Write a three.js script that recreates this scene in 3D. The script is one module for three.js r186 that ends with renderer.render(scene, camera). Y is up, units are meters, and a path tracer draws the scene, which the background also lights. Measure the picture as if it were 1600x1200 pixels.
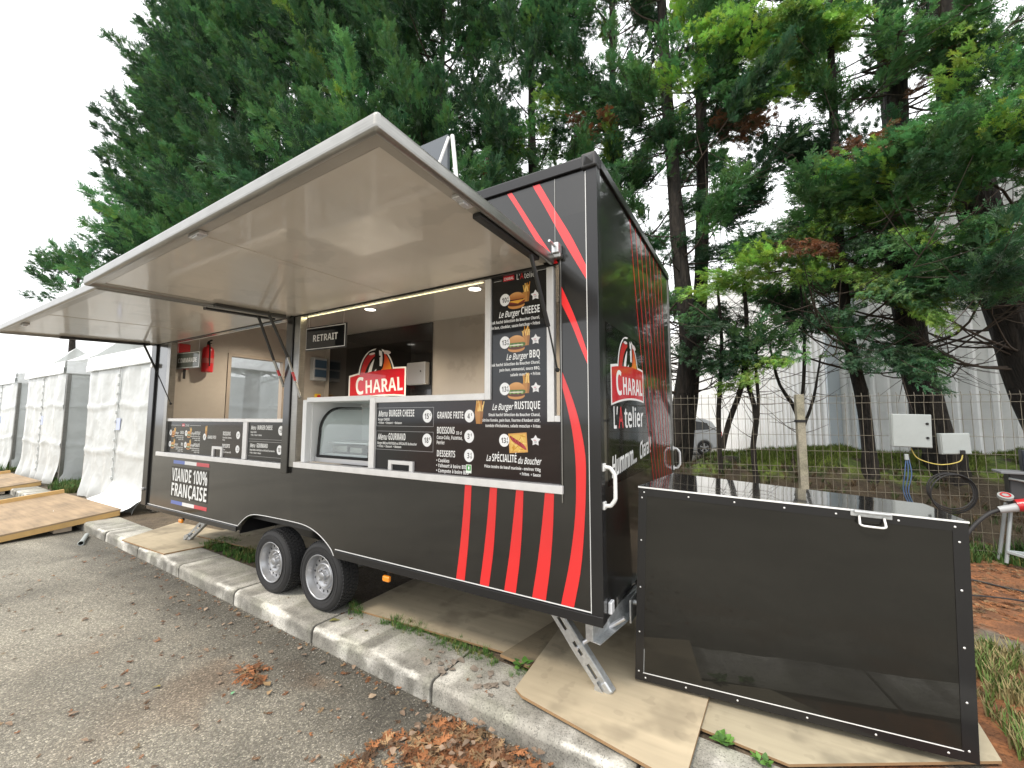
import * as THREE from 'three';
import { mergeGeometries, toCreasedNormals } from 'three/addons/utils/BufferGeometryUtils.js';
import { RectAreaLightUniformsLib } from 'three/addons/lights/RectAreaLightUniformsLib.js';
import { RoundedBoxGeometry } from 'three/addons/geometries/RoundedBoxGeometry.js';

// ---------------------------------------------------------------- camera, sky, sun, exposure
const scene = new THREE.Scene();
const camera = new THREE.PerspectiveCamera(85.85, 4 / 3, 0.05, 600);
camera.position.set(0.7601, 1.6473, 2.3032);
camera.rotation.order = 'YXZ';
camera.rotation.set(0.0826, 0.5273, 0.001);
const renderer = new THREE.WebGLRenderer({ antialias: true });
renderer.toneMapping = THREE.LinearToneMapping;
renderer.toneMappingExposure = 1.9;
renderer.shadowMap.enabled = true;

function rng(seed) { let a = seed >>> 0; return () => { a = (a + 0x6d2b79f5) | 0; let t = Math.imul(a ^ (a >>> 15), 1 | a); t = (t + Math.imul(t ^ (t >>> 7), 61 | t)) ^ t; return ((t ^ (t >>> 14)) >>> 0) / 4294967296; }; }
const hash = (x, y, s) => { let h = Math.imul(x, 374761393) ^ Math.imul(y, 668265263) ^ Math.imul(s, 1274126177); h = Math.imul(h ^ (h >>> 13), 1274126177); return ((h ^ (h >>> 16)) >>> 0) / 4294967296; };
function vnoise(x, y, s = 1, p = 0) {                       // value noise, periodic when p > 0
  const xi = Math.floor(x), yi = Math.floor(y), fx = x - xi, fy = y - yi, u = fx * fx * (3 - 2 * fx), v = fy * fy * (3 - 2 * fy);
  const w = (n) => (p ? ((n % p) + p) % p : n), x0 = w(xi), x1 = w(xi + 1), y0 = w(yi), y1 = w(yi + 1);
  const a = hash(x0, y0, s), b = hash(x1, y0, s), c = hash(x0, y1, s), d = hash(x1, y1, s);
  return a + (b - a) * u + (c - a) * v + (a - b - c + d) * u * v;
}
function fbm(x, y, s = 1, o = 4, p = 0) { let a = 0.5, t = 0, n = 0; for (let i = 0; i < o; i++) { t += a * vnoise(x, y, s + i * 17, p); n += a; a *= 0.5; x *= 2; y *= 2; p *= 2; } return t / n; }
const lerp = (a, b, t) => a + (b - a) * t, clamp = (x, a = 0, b = 1) => Math.min(b, Math.max(a, x)), smooth = (a, b, x) => { const t = clamp((x - a) / (b - a)); return t * t * (3 - 2 * t); };
const toS = (l) => Math.round(255 * (l <= 0.0031308 ? 12.92 * l : 1.055 * Math.pow(l, 1 / 2.4) - 0.055));

// overcast sky: bright, nearly even, a little brighter overhead and towards the road
{
  const W = 512, H = 256, d = new Float32Array(W * H * 4);
  for (let y = 0; y < H; y++) for (let x = 0; x < W; x++) {
    const el = (y / (H - 1) - 0.5) * Math.PI, az = (x / W) * Math.PI * 2;
    const up = Math.max(0, Math.sin(el));
    const cl = fbm(Math.cos(az) * 3 + 9, Math.sin(az) * 3 + up * 6 + 5, 3, 4);
    let l = 0.98 + 0.2 * up + (cl - 0.5) * 0.34;
    if (el < 0) l *= 0.6;
    const i = (y * W + x) * 4;
    d[i] = l * 0.985; d[i + 1] = l; d[i + 2] = l * 1.02; d[i + 3] = 1;
  }
  const t = new THREE.DataTexture(d, W, H, THREE.RGBAFormat, THREE.FloatType);
  t.mapping = THREE.EquirectangularReflectionMapping; t.magFilter = THREE.LinearFilter; t.minFilter = THREE.LinearFilter; t.wrapS = THREE.RepeatWrapping; t.needsUpdate = true;
  scene.background = t; scene.environment = t;
}
const sun = new THREE.DirectionalLight(0xfff4e6, 1.5);
sun.position.set(-6, 20, 13); sun.target.position.set(-2, 0, -1);
sun.castShadow = true; sun.shadow.radius = 26; sun.shadow.mapSize.set(2048, 2048);
Object.assign(sun.shadow.camera, { left: -30, right: 15, top: 25, bottom: -15, near: 0.5, far: 70 });
scene.add(sun, sun.target);

// ---------------------------------------------------------------- helpers
const V = (x, y, z) => new THREE.Vector3(x, y, z);
const used = new Map();
function numbered(n) { const k = used.get(n) ?? 0; used.set(n, k + 1); return k ? n + '_' + String(k).padStart(3, '0') : n; }
function boxUV(g) {                                         // uv in metres from the dominant axis of each normal
  if (!g.attributes.normal) g.computeVertexNormals();
  const p = g.attributes.position, n = g.attributes.normal, uv = new Float32Array(p.count * 2);
  for (let i = 0; i < p.count; i++) {
    const ax = Math.abs(n.getX(i)), ay = Math.abs(n.getY(i)), az = Math.abs(n.getZ(i));
    if (az >= ax && az >= ay) { uv[2 * i] = p.getX(i); uv[2 * i + 1] = p.getY(i); } else if (ax >= ay) { uv[2 * i] = p.getZ(i); uv[2 * i + 1] = p.getY(i); } else { uv[2 * i] = p.getX(i); uv[2 * i + 1] = p.getZ(i); }
  }
  g.setAttribute('uv', new THREE.BufferAttribute(uv, 2));
  return g;
}
function merged(list, keepUV) {
  const flat = [].concat(list).map((g) => {
    let r = g.index ? g.toNonIndexed() : g.clone();
    if (!r.attributes.normal) r.computeVertexNormals();
    if (!r.attributes.uv) r.setAttribute('uv', new THREE.BufferAttribute(new Float32Array(r.attributes.position.count * 2), 2));
    for (const k of Object.keys(r.attributes)) if (!['position', 'normal', 'uv'].includes(k)) r.deleteAttribute(k);
    return r;
  });
  const g = flat.length > 1 ? mergeGeometries(flat) : flat[0];
  return keepUV ? g : boxUV(g);
}
function part(name, geos, mat, parent, label, keepUV) {
  const m = new THREE.Mesh(geos.isBufferGeometry && keepUV ? geos : merged(geos, keepUV), mat);
  m.name = parent === scene ? numbered(name) : name; m.castShadow = m.receiveShadow = true;
  if (label) m.userData.label = label;
  parent.add(m);
  return m;
}
const GROUPS = { conifer: 'conifers in a row behind the trailer and fence', young_conifer: 'young bare-stemmed trees behind the fence', marquee_tent: 'white tents in a row left of the trailer', plywood_sheet: 'plywood sheets laid on the ground under the trailer and box', wooden_ramp: 'wooden ramps in front of the white tents', weed: 'green weeds between the boards and the kerb', control_cabinet: 'grey cabinets hung on the fence' };
function thing(name, label, category, pos = [0, 0, 0], turn = 0, group = GROUPS[name]) {
  const o = new THREE.Group(); o.name = numbered(name); o.position.set(...pos); o.rotation.y = turn;
  o.userData = { label, category }; if (group) o.userData.group = group;
  scene.add(o); return o;
}
function tag(o, label, category, group, kind) { Object.assign(o.userData, { label, category }); if (group) o.userData.group = group; if (kind) o.userData.kind = kind; return o; }
function struct(name, geos, mat, keepUV) { const m = part(name, geos, mat, scene, undefined, keepUV); m.userData.kind = 'structure'; return m; }
const box = (x0, x1, y0, y1, z0, z1, r = 0) => {
  const w = Math.abs(x1 - x0), h = Math.abs(y1 - y0), d = Math.abs(z1 - z0);
  const g = r ? new RoundedBoxGeometry(w, h, d, 2, Math.min(r, w / 2.01, h / 2.01, d / 2.01)) : new THREE.BoxGeometry(w, h, d);
  return g.translate((x0 + x1) / 2, (y0 + y1) / 2, (z0 + z1) / 2);
};
function rod(a, b, r0, r1 = r0, seg = 10) {
  const A = V(...a), B = V(...b), d = B.clone().sub(A), L = d.length();
  const g = new THREE.CylinderGeometry(r1, r0, L, seg).translate(0, L / 2, 0);
  g.applyQuaternion(new THREE.Quaternion().setFromUnitVectors(V(0, 1, 0), d.normalize()));
  return g.translate(A.x, A.y, A.z);
}
const tube = (pts, r, seg = 40, rad = 7, tension = 0.5) => new THREE.TubeGeometry(new THREE.CatmullRomCurve3(pts.map((p) => V(...p)), false, 'catmullrom', tension), seg, r, rad);
function bar(a, b, w, t, up = [0, 1, 0]) {                  // a rectangular bar from a to b; w across, t along up
  const A = V(...a), B = V(...b), z = B.clone().sub(A), L = z.length(); z.normalize();
  const x = V(...up).cross(z).normalize(), y = z.clone().cross(x);
  const g = new RoundedBoxGeometry(w, t, L, 1, Math.min(w, t) * 0.12).translate(0, 0, L / 2);
  return g.applyMatrix4(new THREE.Matrix4().makeBasis(x, y, z).setPosition(A));
}
function shapeOf(pts) { const s = new THREE.Shape(); pts.forEach((p, i) => (i ? s.lineTo(...p) : s.moveTo(...p))); s.closePath(); return s; }
const extrude = (shape, d, bevel = 0) => new THREE.ExtrudeGeometry(shape, { depth: d, bevelEnabled: bevel > 0, bevelSize: bevel, bevelThickness: bevel, bevelSegments: 2, curveSegments: 24 });

// ---------------------------------------------------------------- textures
function tex(size, fn, { color = true } = {}) {             // fn(px, py) -> [r, g, b linear, height 0..1]; tiles
  const c = new Uint8Array(size * size * 4), h = new Uint8Array(size * size * 4);
  for (let y = 0; y < size; y++) for (let x = 0; x < size; x++) {
    const r = fn(x / size, y / size), i = (y * size + x) * 4;
    for (let k = 0; k < 3; k++) c[i + k] = toS(clamp(r[k]));
    c[i + 3] = 255; h[i] = h[i + 1] = h[i + 2] = Math.round(255 * clamp(r[3])); h[i + 3] = 255;
  }
  const mk = (d, s) => { const t = new THREE.DataTexture(d, size, size, THREE.RGBAFormat); t.wrapS = t.wrapT = THREE.RepeatWrapping; t.magFilter = THREE.LinearFilter; t.minFilter = THREE.LinearMipmapLinearFilter; t.generateMipmaps = true; if (s) t.colorSpace = THREE.SRGBColorSpace; t.needsUpdate = true; return t; };
  return { map: color ? mk(c, true) : null, bump: mk(h, false) };
}
function rep(t, sx, sy = sx) { const c = t.clone(); c.repeat.set(1 / sx, 1 / sy); c.needsUpdate = true; return c; }
function cells(u, v, n, s) {                                // Worley: nearest and second distance, id of nearest
  const x = u * n, y = v * n, xi = Math.floor(x), yi = Math.floor(y); let d1 = 9, d2 = 9, id = 0;
  for (let j = -1; j <= 1; j++) for (let i = -1; i <= 1; i++) {
    const cx = (((xi + i) % n) + n) % n, cy = (((yi + j) % n) + n) % n;
    const dx = xi + i + hash(cx, cy, s) - x, dy = yi + j + hash(cx, cy, s + 5) - y, d = dx * dx + dy * dy;
    if (d < d1) { d2 = d1; d1 = d; id = hash(cx, cy, s + 9); } else if (d < d2) d2 = d;
  }
  return [Math.sqrt(d1), Math.sqrt(d2), id];
}
const asphaltT = tex(1024, (u, v) => {
  const [a, b, id] = cells(u, v, 110, 1), [a2, , id2] = cells(u, v, 230, 31);
  const stone = smooth(0.02, 0.22, b - a), big = fbm(u * 6, v * 6, 7, 4, 6);
  let l = 0.13 + 0.05 * big;
  const tone = id < 0.5 ? 0.19 + id * 0.2 : id < 0.86 ? 0.29 + (id - 0.5) * 0.4 : 0.46 + (id - 0.86) * 1.6;
  l = lerp(l, tone, stone * (id > 0.22 ? 0.74 : 0.25));
  l *= 0.82 + 0.36 * id2 * (a2 < 0.45 ? 1 : 0.6);
  const warm = id2 > 0.6 ? 0.09 : 0.045;
  return [l * (1.01 + warm * 0.7), l * (0.972 + warm * 0.4), l * (0.885 - warm * 0.6), 0.25 + 0.6 * stone * (0.5 + 0.5 * id)];
});
const concreteT = tex(1024, (u, v) => {
  const n = fbm(u * 8, v * 8, 21, 5, 8), f = fbm(u * 90, v * 90, 4, 2, 90), [a, b, id] = cells(u, v, 150, 8);
  let l = 0.285 + 0.24 * (n - 0.5) + 0.1 * (f - 0.5);
  l *= id > 0.84 ? 0.74 : id < 0.16 ? 1.14 : 1;
  const pit = id > 0.93 && a < 0.3 ? 0.5 : 1;
  l *= pit;
  const moss = 0.3 * smooth(0.5, 0.75, fbm(u * 5 + 3, v * 5, 77, 4, 5));
  return [l * lerp(1.02, 0.82, moss), l * lerp(1, 0.86, moss), l * lerp(0.93, 0.66, moss), 0.5 + 0.5 * (n - 0.5) + (pit < 1 ? -0.3 : 0) + 0.2 * (f - 0.5)];
});
const plyT = tex(1024, (u, v) => {                          // sawn plywood, dusty
  const g = fbm(u * 4, v * 40, 5, 4, 4), d = fbm(u * 5, v * 5, 61, 5, 5), s = vnoise(u * 12, v * 160, 3, 0);
  let l = 0.46 + 0.1 * (g - 0.5) + 0.2 * (d - 0.5);
  const stain = smooth(0.56, 0.74, fbm(u * 6, v * 6 + 2, 91, 5, 6)), sp = smooth(0.7, 0.76, fbm(u * 26, v * 26, 93, 3, 26));
  l *= 1 - 0.3 * stain - 0.1 * sp; l *= 1 - 0.06 * s;
  return [l * 1.04, l * 0.87, l * 0.6, 0.5 + 0.3 * (g - 0.5)];
});
const woodT = tex(1024, (u, v) => {                         // warmer ramp boards
  const w = fbm(u * 3, v * 14, 9, 4, 3), g = fbm(u * 6, v * 90, 15, 3, 6), d = fbm(u * 4, v * 4, 33, 4, 4);
  const l = 0.27 + 0.16 * (w - 0.5) + 0.12 * (g - 0.5) + 0.16 * (d - 0.5);
  return [l * 1.08, l * 0.77, l * 0.46, 0.5 + 0.5 * (g - 0.5)];
});
const barkT = tex(512, (u, v) => {
  const g = fbm(u * 14, v * 3, 19, 5, 0), f = fbm(u * 30, v * 10, 29, 3, 0);
  const k = clamp(0.5 + (g - 0.5) * 2.2); const l = 0.007 + 0.02 * k * (0.6 + 0.6 * f);
  return [l * 1.15, l * 0.92, l * 0.7, k];
});
const waveT = tex(512, (u, v) => { const n = fbm(u * 5, v * 5, 41, 3, 5), m = fbm(u * 26, v * 26, 51, 2, 26); return [1, 1, 1, 0.5 + 0.75 * (n - 0.5) + 0.09 * (m - 0.5)]; }, { color: false });
const creaseT = tex(512, (u, v) => { const n = fbm(u * 7, v * 7, 81, 5, 7), r = 1 - Math.abs(2 * fbm(u * 4 + 0.3, v * 5, 13, 4, 0) - 1); return [1, 1, 1, 0.35 * n + 0.65 * r * r]; }, { color: false });
const brushT = tex(512, (u, v) => { const n = vnoise(u * 6, v * 240, 5, 0), c = fbm(u * 6, v * 6, 15, 4, 6); const l = 0.6 + 0.1 * (n - 0.5) + 0.22 * (c - 0.5); return [l, l, l * 0.98, 0.5 + 0.4 * (n - 0.5)]; });
const dirtT = tex(512, (u, v) => { const c = fbm(u * 5, v * 5, 115, 5, 5), s = fbm(u * 40, v * 40, 3, 3, 40); const l = 0.9 + 0.16 * (c - 0.5) + 0.05 * (s - 0.5); return [l, l * 0.995, l * 0.985, 0.5 + 0.4 * (s - 0.5)]; });
const smudgeT = tex(512, (u, v) => { const a = fbm(u * 6, v * 4, 141, 5, 0), b = fbm(u * 3, v * 30, 151, 3, 0), k = clamp(0.25 + 1.5 * (a - 0.42) + 0.5 * (b - 0.5)); const q = 0.35 + 0.65 * k * k; return [q, q * 0.98, q * 0.94, k]; });
const stainT = tex(512, (u, v) => { const c = fbm(u * 3, v * 3, 117, 5, 3), s = fbm(u * 14, v * 2, 9, 4, 0), q = smooth(0.66, 0.74, fbm(u * 11, v * 11, 33, 4, 11)); const l = 0.92 + 0.22 * (c - 0.5) + 0.1 * (s - 0.5) - 0.1 * q; return [l, l * 0.99, l * 0.975, 0.5]; });
const galvT = tex(512, (u, v) => { const [a, , id] = cells(u, v, 26, 4); const c = fbm(u * 6, v * 6, 25, 4, 6); const l = 0.46 + 0.12 * id + 0.2 * (c - 0.5); return [l * 0.97, l, l * 1.01, 0.5 + 0.1 * id]; });

const S = (color, rough = 0.6, o = {}) => new THREE.MeshStandardMaterial({ color: new THREE.Color().setRGB(...color), roughness: rough, ...o });
const P = (color, rough = 0.4, o = {}) => new THREE.MeshPhysicalMaterial({ color: new THREE.Color().setRGB(...color), roughness: rough, ...o });
const M = {
  gloss: P([0.018, 0.017, 0.0155], 0.3, { specularIntensity: 0.55, map: rep(smudgeT.map, 2.9), clearcoat: 1, clearcoatRoughness: 0.14, clearcoatRoughnessMap: rep(smudgeT.bump, 1.7), bumpMap: rep(waveT.bump, 0.8), bumpScale: 0.0011 }),
  trim: P([0.012, 0.012, 0.013], 0.35, { specularIntensity: 0.3, clearcoat: 0.7, clearcoatRoughness: 0.15 }),
  satin: S([0.02, 0.02, 0.021], 0.5),
  red: P([0.78, 0.018, 0.02], 0.28, { clearcoat: 0.8, clearcoatRoughness: 0.06 }),
  white: P([0.8, 0.8, 0.79], 0.3, { map: rep(dirtT.map, 0.7) }),
  pin: S([0.75, 0.75, 0.74], 0.35),
  alu: S([0.5, 0.49, 0.47], 0.3, { metalness: 0.92, map: rep(brushT.map, 0.5), bumpMap: rep(brushT.bump, 0.5), bumpScale: 0.0002 }),
  frame: S([0.84, 0.83, 0.82], 0.42, { metalness: 0.35, map: rep(dirtT.map, 0.35) }),
  galv: S([1, 1, 1], 0.42, { metalness: 0.7, map: rep(galvT.map, 0.4) }),
  steel: S([0.6, 0.6, 0.61], 0.36, { metalness: 0.75 }),
  under: P([0.58, 0.53, 0.47], 0.32, { clearcoat: 0.6, clearcoatRoughness: 0.06, map: rep(stainT.map, 2.3), bumpMap: rep(waveT.bump, 2.6), bumpScale: 0.0007 }),
  underRim: P([0.36, 0.33, 0.29], 0.35, { clearcoat: 0.4, clearcoatRoughness: 0.2, map: rep(dirtT.map, 0.9) }),
  beige: P([0.44, 0.4, 0.35], 0.35, { clearcoat: 0.4, clearcoatRoughness: 0.15, map: rep(dirtT.map, 1.3) }),
  ceiling: P([0.5, 0.47, 0.43], 0.2, { clearcoat: 1, clearcoatRoughness: 0.06 }),
  greyWall: P([0.36, 0.325, 0.285], 0.32, { clearcoat: 0.6, clearcoatRoughness: 0.2, map: rep(stainT.map, 2.2) }),
  rubber: S([0.022, 0.022, 0.023], 0.72, { bumpMap: rep(waveT.bump, 0.1), bumpScale: 0.0008 }),
  rim: S([0.46, 0.47, 0.49], 0.34, { metalness: 0.7, map: rep(dirtT.map, 0.4) }),
  dark: S([0.012, 0.012, 0.012], 0.8),
  amber: P([0.95, 0.3, 0.02], 0.15, { clearcoat: 1 }),
  clear: P([0.75, 0.76, 0.78], 0.1, { clearcoat: 1 }),
  glass: P([0.93, 0.96, 0.96], 0.03, { transmission: 1, thickness: 0, ior: 1.5 }),
  ply: S([1, 1, 1], 0.85, { map: rep(plyT.map, 1.5), bumpMap: rep(plyT.bump, 1.5), bumpScale: 0.001 }),
  wood: S([1, 1, 1], 0.7, { map: rep(woodT.map, 1.4), bumpMap: rep(woodT.bump, 1.4), bumpScale: 0.001 }),
  woodEdge: S([0.62, 0.4, 0.16], 0.7, { map: rep(dirtT.map, 0.3) }),
  chip: S([0.32, 0.2, 0.1], 0.9, { map: rep(dirtT.map, 0.1) }),
  bark: S([1, 1, 1], 0.95, { map: rep(barkT.map, 0.5), bumpMap: rep(barkT.bump, 0.5), bumpScale: 0.02 }),
  twig: S([0.05, 0.037, 0.027], 0.95),
  fence: S([0.19, 0.17, 0.13], 0.55, { metalness: 0.2 }),
  cabinet: S([0.37, 0.405, 0.4], 0.45, { map: rep(dirtT.map, 0.6) }),
  cable: S([0.02, 0.02, 0.021], 0.6),
  fabric: P([0.77, 0.8, 0.8], 0.42, { side: THREE.DoubleSide, transmission: 0.42, thickness: 0, bumpMap: rep(creaseT.bump, 1.9), bumpScale: 0.016, map: rep(dirtT.map, 2.4) }),
  fabricSolid: P([0.82, 0.84, 0.84], 0.38, { side: THREE.DoubleSide, bumpMap: rep(creaseT.bump, 0.7), bumpScale: 0.01 }),
  hem: S([0.55, 0.57, 0.56], 0.6),
  redPlastic: P([0.5, 0.02, 0.025], 0.3, { clearcoat: 0.4 }),
  bluePlastic: P([0.03, 0.16, 0.55], 0.35),
  greyPlastic: S([0.42, 0.44, 0.45], 0.45),
};

// ---------------------------------------------------------------- ground
const kerbZ = (x) => 0.235 + 0.0366 * x;                   // road side of the kerb
function sheet(xs, zs, yf, cf) {                            // a height sheet with vertex colours, uv in metres
  const nx = xs.length, nz = zs.length, p = new Float32Array(nx * nz * 3), uv = new Float32Array(nx * nz * 2), c = new Float32Array(nx * nz * 3), idx = [];
  for (let j = 0; j < nz; j++) for (let i = 0; i < nx; i++) {
    const k = j * nx + i, x = xs[i], z = typeof zs[j] === 'function' ? zs[j](x) : zs[j], y = yf(x, z), col = cf(x, z, y);
    p.set([x, y, z], 3 * k); uv.set([x, -z], 2 * k); c.set(col, 3 * k);
    if (i < nx - 1 && j < nz - 1) idx.push(k, k + nx, k + 1, k + 1, k + nx, k + nx + 1);
  }
  const g = new THREE.BufferGeometry();
  g.setAttribute('position', new THREE.BufferAttribute(p, 3)); g.setAttribute('uv', new THREE.BufferAttribute(uv, 2)); g.setAttribute('color', new THREE.BufferAttribute(c, 3));
  g.setIndex(idx); g.computeVertexNormals(); return g;
}
function axis(...segs) { const o = []; for (const [a, b, n] of segs) for (let i = 0; i < n; i++) o.push(a + (b - a) * i / n); o.push(segs[segs.length - 1][1]); return o; }
{
  const xs = axis([-120, -20, 20], [-20, -7, 26], [-7, 2.2, 200], [2.2, 8, 20], [8, 90, 12]);
  const zs = axis([-3, -1, 6], [-1, 2.4, 85], [2.4, 8, 30], [8, 110, 16]);
  const m = S([1, 1, 1], 0.82, { vertexColors: true, map: rep(asphaltT.map, 1.05), bumpMap: rep(asphaltT.bump, 1.05), bumpScale: 0.006 });
  struct('asphalt_road', sheet(xs, zs, (x, z) => -0.125 + 0.006 * (fbm(x * 0.7, z * 0.7, 3) - 0.5), (x, z) => {
    const d = z - kerbZ(x), n = fbm(x * 0.9, z * 0.9, 11, 4), f = fbm(x * 5, z * 5, 14, 4);
    let l = 1.04 + 0.66 * (n - 0.5) + 0.34 * (f - 0.5);
    const gutter = 1 - smooth(0.03, 0.75 + 0.5 * (n - 0.5), d + 0.35 * (f - 0.5));      // damp, dirty gutter along the kerb
    l *= 1 - 0.58 * gutter;
    const rust = smooth(0.5, 0.72, fbm(x * 1.6 + 4, z * 2.4, 71, 4)) * smooth(1.7, 0.2, d) * smooth(-4.6, -2, x);
    const pale = smooth(0.55, 0.75, fbm(x * 0.5, z * 0.6 + 7, 51, 3));
    l *= 1 + 0.18 * pale;
    return [l * lerp(1.02, 0.82, rust), l * lerp(1, 0.64, rust), l * lerp(0.955, 0.52, rust)];
  }), m, true);
}
// kerb: one stone after the other along the road
{
  const kerb = new THREE.Group(); kerb.name = 'kerb'; kerb.userData.kind = 'structure'; scene.add(kerb);
  const stones = [0, 1, 2].map((k) => {
    const L = 1.268, prof = new THREE.Shape(), w = 0.4;
    prof.moveTo(0, -0.2); prof.lineTo(w, -0.2); prof.lineTo(w, 0.0); prof.lineTo(0.034, 0.0); prof.quadraticCurveTo(0.004, -0.004, 0.0, -0.034); prof.closePath();
    let g = new THREE.ExtrudeGeometry(prof, { depth: L - 0.03, steps: 30, bevelEnabled: true, bevelSize: 0.007, bevelThickness: 0.007, bevelSegments: 2, curveSegments: 5 });
    g.translate(0, 0, 0.015);
    g = mergeGeometries([g.toNonIndexed ? g : g]);
    const p = g.attributes.position, col = new Float32Array(p.count * 3);
    for (let i = 0; i < p.count; i++) {
      const a = p.getZ(i), b = p.getX(i), y = p.getY(i);
      const chip = (fbm(a * 9 + k * 31, b * 9, 5, 3) - 0.5) * 0.012 + (fbm(a * 3 + k * 7, y * 20, 8, 3) - 0.55) * 0.01;
      if (b < 0.09 && y > -0.15) { p.setX(i, b - chip * 1.2); p.setY(i, y + chip * 0.6); }
      const w = smooth(0.54, 0.66, fbm(a * 5 + k * 13, b * 14 + y * 9, 23, 5)) * smooth(0.26, 0.05, b);         // worn white paint near the edge
      const dm = fbm(a * 3 + k * 5, b * 6 + 2, 9, 4);
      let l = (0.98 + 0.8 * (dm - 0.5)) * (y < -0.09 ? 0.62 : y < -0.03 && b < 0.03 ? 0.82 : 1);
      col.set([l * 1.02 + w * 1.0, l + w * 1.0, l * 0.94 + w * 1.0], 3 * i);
    }
    g.setAttribute('color', new THREE.BufferAttribute(col, 3)); g.computeVertexNormals();
    // lay it along the x axis: extrusion direction to +x, profile x to -z
    const q = new THREE.Matrix4().makeBasis(V(0, 0, -1), V(0, 1, 0), V(1, 0, 0)); g.applyMatrix4(q);
    const cg = g.attributes.color; boxUV(g); g.setAttribute('color', cg); return g;
  });
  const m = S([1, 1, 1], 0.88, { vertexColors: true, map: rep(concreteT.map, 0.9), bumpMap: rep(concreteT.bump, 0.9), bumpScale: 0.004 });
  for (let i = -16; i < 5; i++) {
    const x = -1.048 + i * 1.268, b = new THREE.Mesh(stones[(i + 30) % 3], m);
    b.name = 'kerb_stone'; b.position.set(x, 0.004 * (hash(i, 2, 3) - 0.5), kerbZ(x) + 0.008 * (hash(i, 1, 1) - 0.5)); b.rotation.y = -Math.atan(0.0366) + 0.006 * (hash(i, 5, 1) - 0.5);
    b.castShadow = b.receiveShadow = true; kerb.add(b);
  }
}
// strip behind the kerb, litter-covered earth and the mossy bank behind the fence
const FO = [-0.209, -3.81], FU = [0.9758, -0.2184], FN = [-0.2184, -0.9758];
const fenceT = (x, z) => (x - FO[0]) * FU[0] + (z - FO[1]) * FU[1], fenceD = (x, z) => (x - FO[0]) * FN[0] + (z - FO[1]) * FN[1];
function groundY(x, z) {
  const d = fenceD(x, z), t = fenceT(x, z);
  let y = -0.012 + 0.03 * (fbm(x * 1.3, z * 1.3, 31, 4) - 0.5) * smooth(0.2, 1.2, Math.hypot(Math.max(0, x - 1.7) + (x < -7 ? 1 : 0), Math.min(0, z + 2.6)));
  y += 0.1 * smooth(-1.6, -0.2, d) * smooth(0.6, 2.2, x);
  const crest = (0.98 + 0.22 * (fbm(t * 0.9, 3, 61, 3) - 0.5)) * smooth(-5, -0.6, t + 0.6) * (1 - 0.3 * smooth(1.5, -0.5, t));
  const rise = smooth(0.05, 1.9, d), fall = smooth(2.3, 4.4, d);
  y += crest * rise * (1 - fall) + (0.12 * fall) + (d > 0 ? 0.1 * (fbm(x * 3, z * 3, 41, 4) - 0.5) * rise * (1 - fall) : 0);
  return y;
}
{
  const xs = axis([-90, -20, 14], [-20, -7, 20], [-7, -0.5, 40], [-0.5, 5.2, 110], [5.2, 9, 14], [9, 70, 10]);
  const zs = [(x) => kerbZ(x) - 0.33, -0.3, ...axis([-0.4, -7.5, 130], [-7.5, -12, 20], [-12, -90, 12])].map((f, i) => (i < 2 ? f : f));
  const zz = zs.map((f, i) => (i === 0 ? f : i === 1 ? (x) => Math.min(f, kerbZ(x) - 0.37) : (x) => Math.min(f, kerbZ(x) - 0.37 - 0.01 * i)));
  const m = S([1, 1, 1], 0.95, { vertexColors: true, map: rep(concreteT.map, 1.3), bumpMap: rep(creaseT.bump, 0.25), bumpScale: 0.012 });
  struct('ground', sheet(xs, zz, groundY, (x, z, y) => {
    const d = fenceD(x, z), n = fbm(x * 2.2, z * 2.2, 5, 5), f = fbm(x * 9, z * 9, 15, 4), k = 3.0;
    let c = [0.13, 0.1, 0.072];                                                     // earth
    const along = d + 0.5 * (n - 0.5);
    const needle = smooth(0.42, 0.56, n + 0.25 * (f - 0.5) + 0.22 * (smooth(-2.4, -1.6, along) - smooth(-1.0, -0.3, along) * 0.3));
    const nc = f > 0.5 ? [0.25, 0.105, 0.045] : [0.17, 0.075, 0.036];
    if (d < 0.2 && x > 1) c = c.map((v, i) => lerp(lerp(v, [0.2, 0.185, 0.16][i], 0.6), nc[i], needle));
    if (d >= -0.1) {                                                                 // bank: dark litter low down, moss on the crest
      const dark = [0.045, 0.034, 0.022].map((v) => v * (0.6 + 0.9 * f)), moss = f > 0.47 ? [0.13, 0.19, 0.03] : [0.065, 0.1, 0.022];
      const g = smooth(0.62, 0.85, y / 1.1 + 0.5 * (n - 0.5)) * smooth(0.35, 0.55, fbm(x * 5, z * 5, 88, 3));
      const b = smooth(-0.1, 0.35, d);
      c = c.map((v, i) => lerp(v, lerp(dark[i], moss[i], g), b));
      if (d > 4.2) c = [0.16, 0.155, 0.145];
    }
    return c.map((v) => v * k);
  }), m, true);
}

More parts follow.
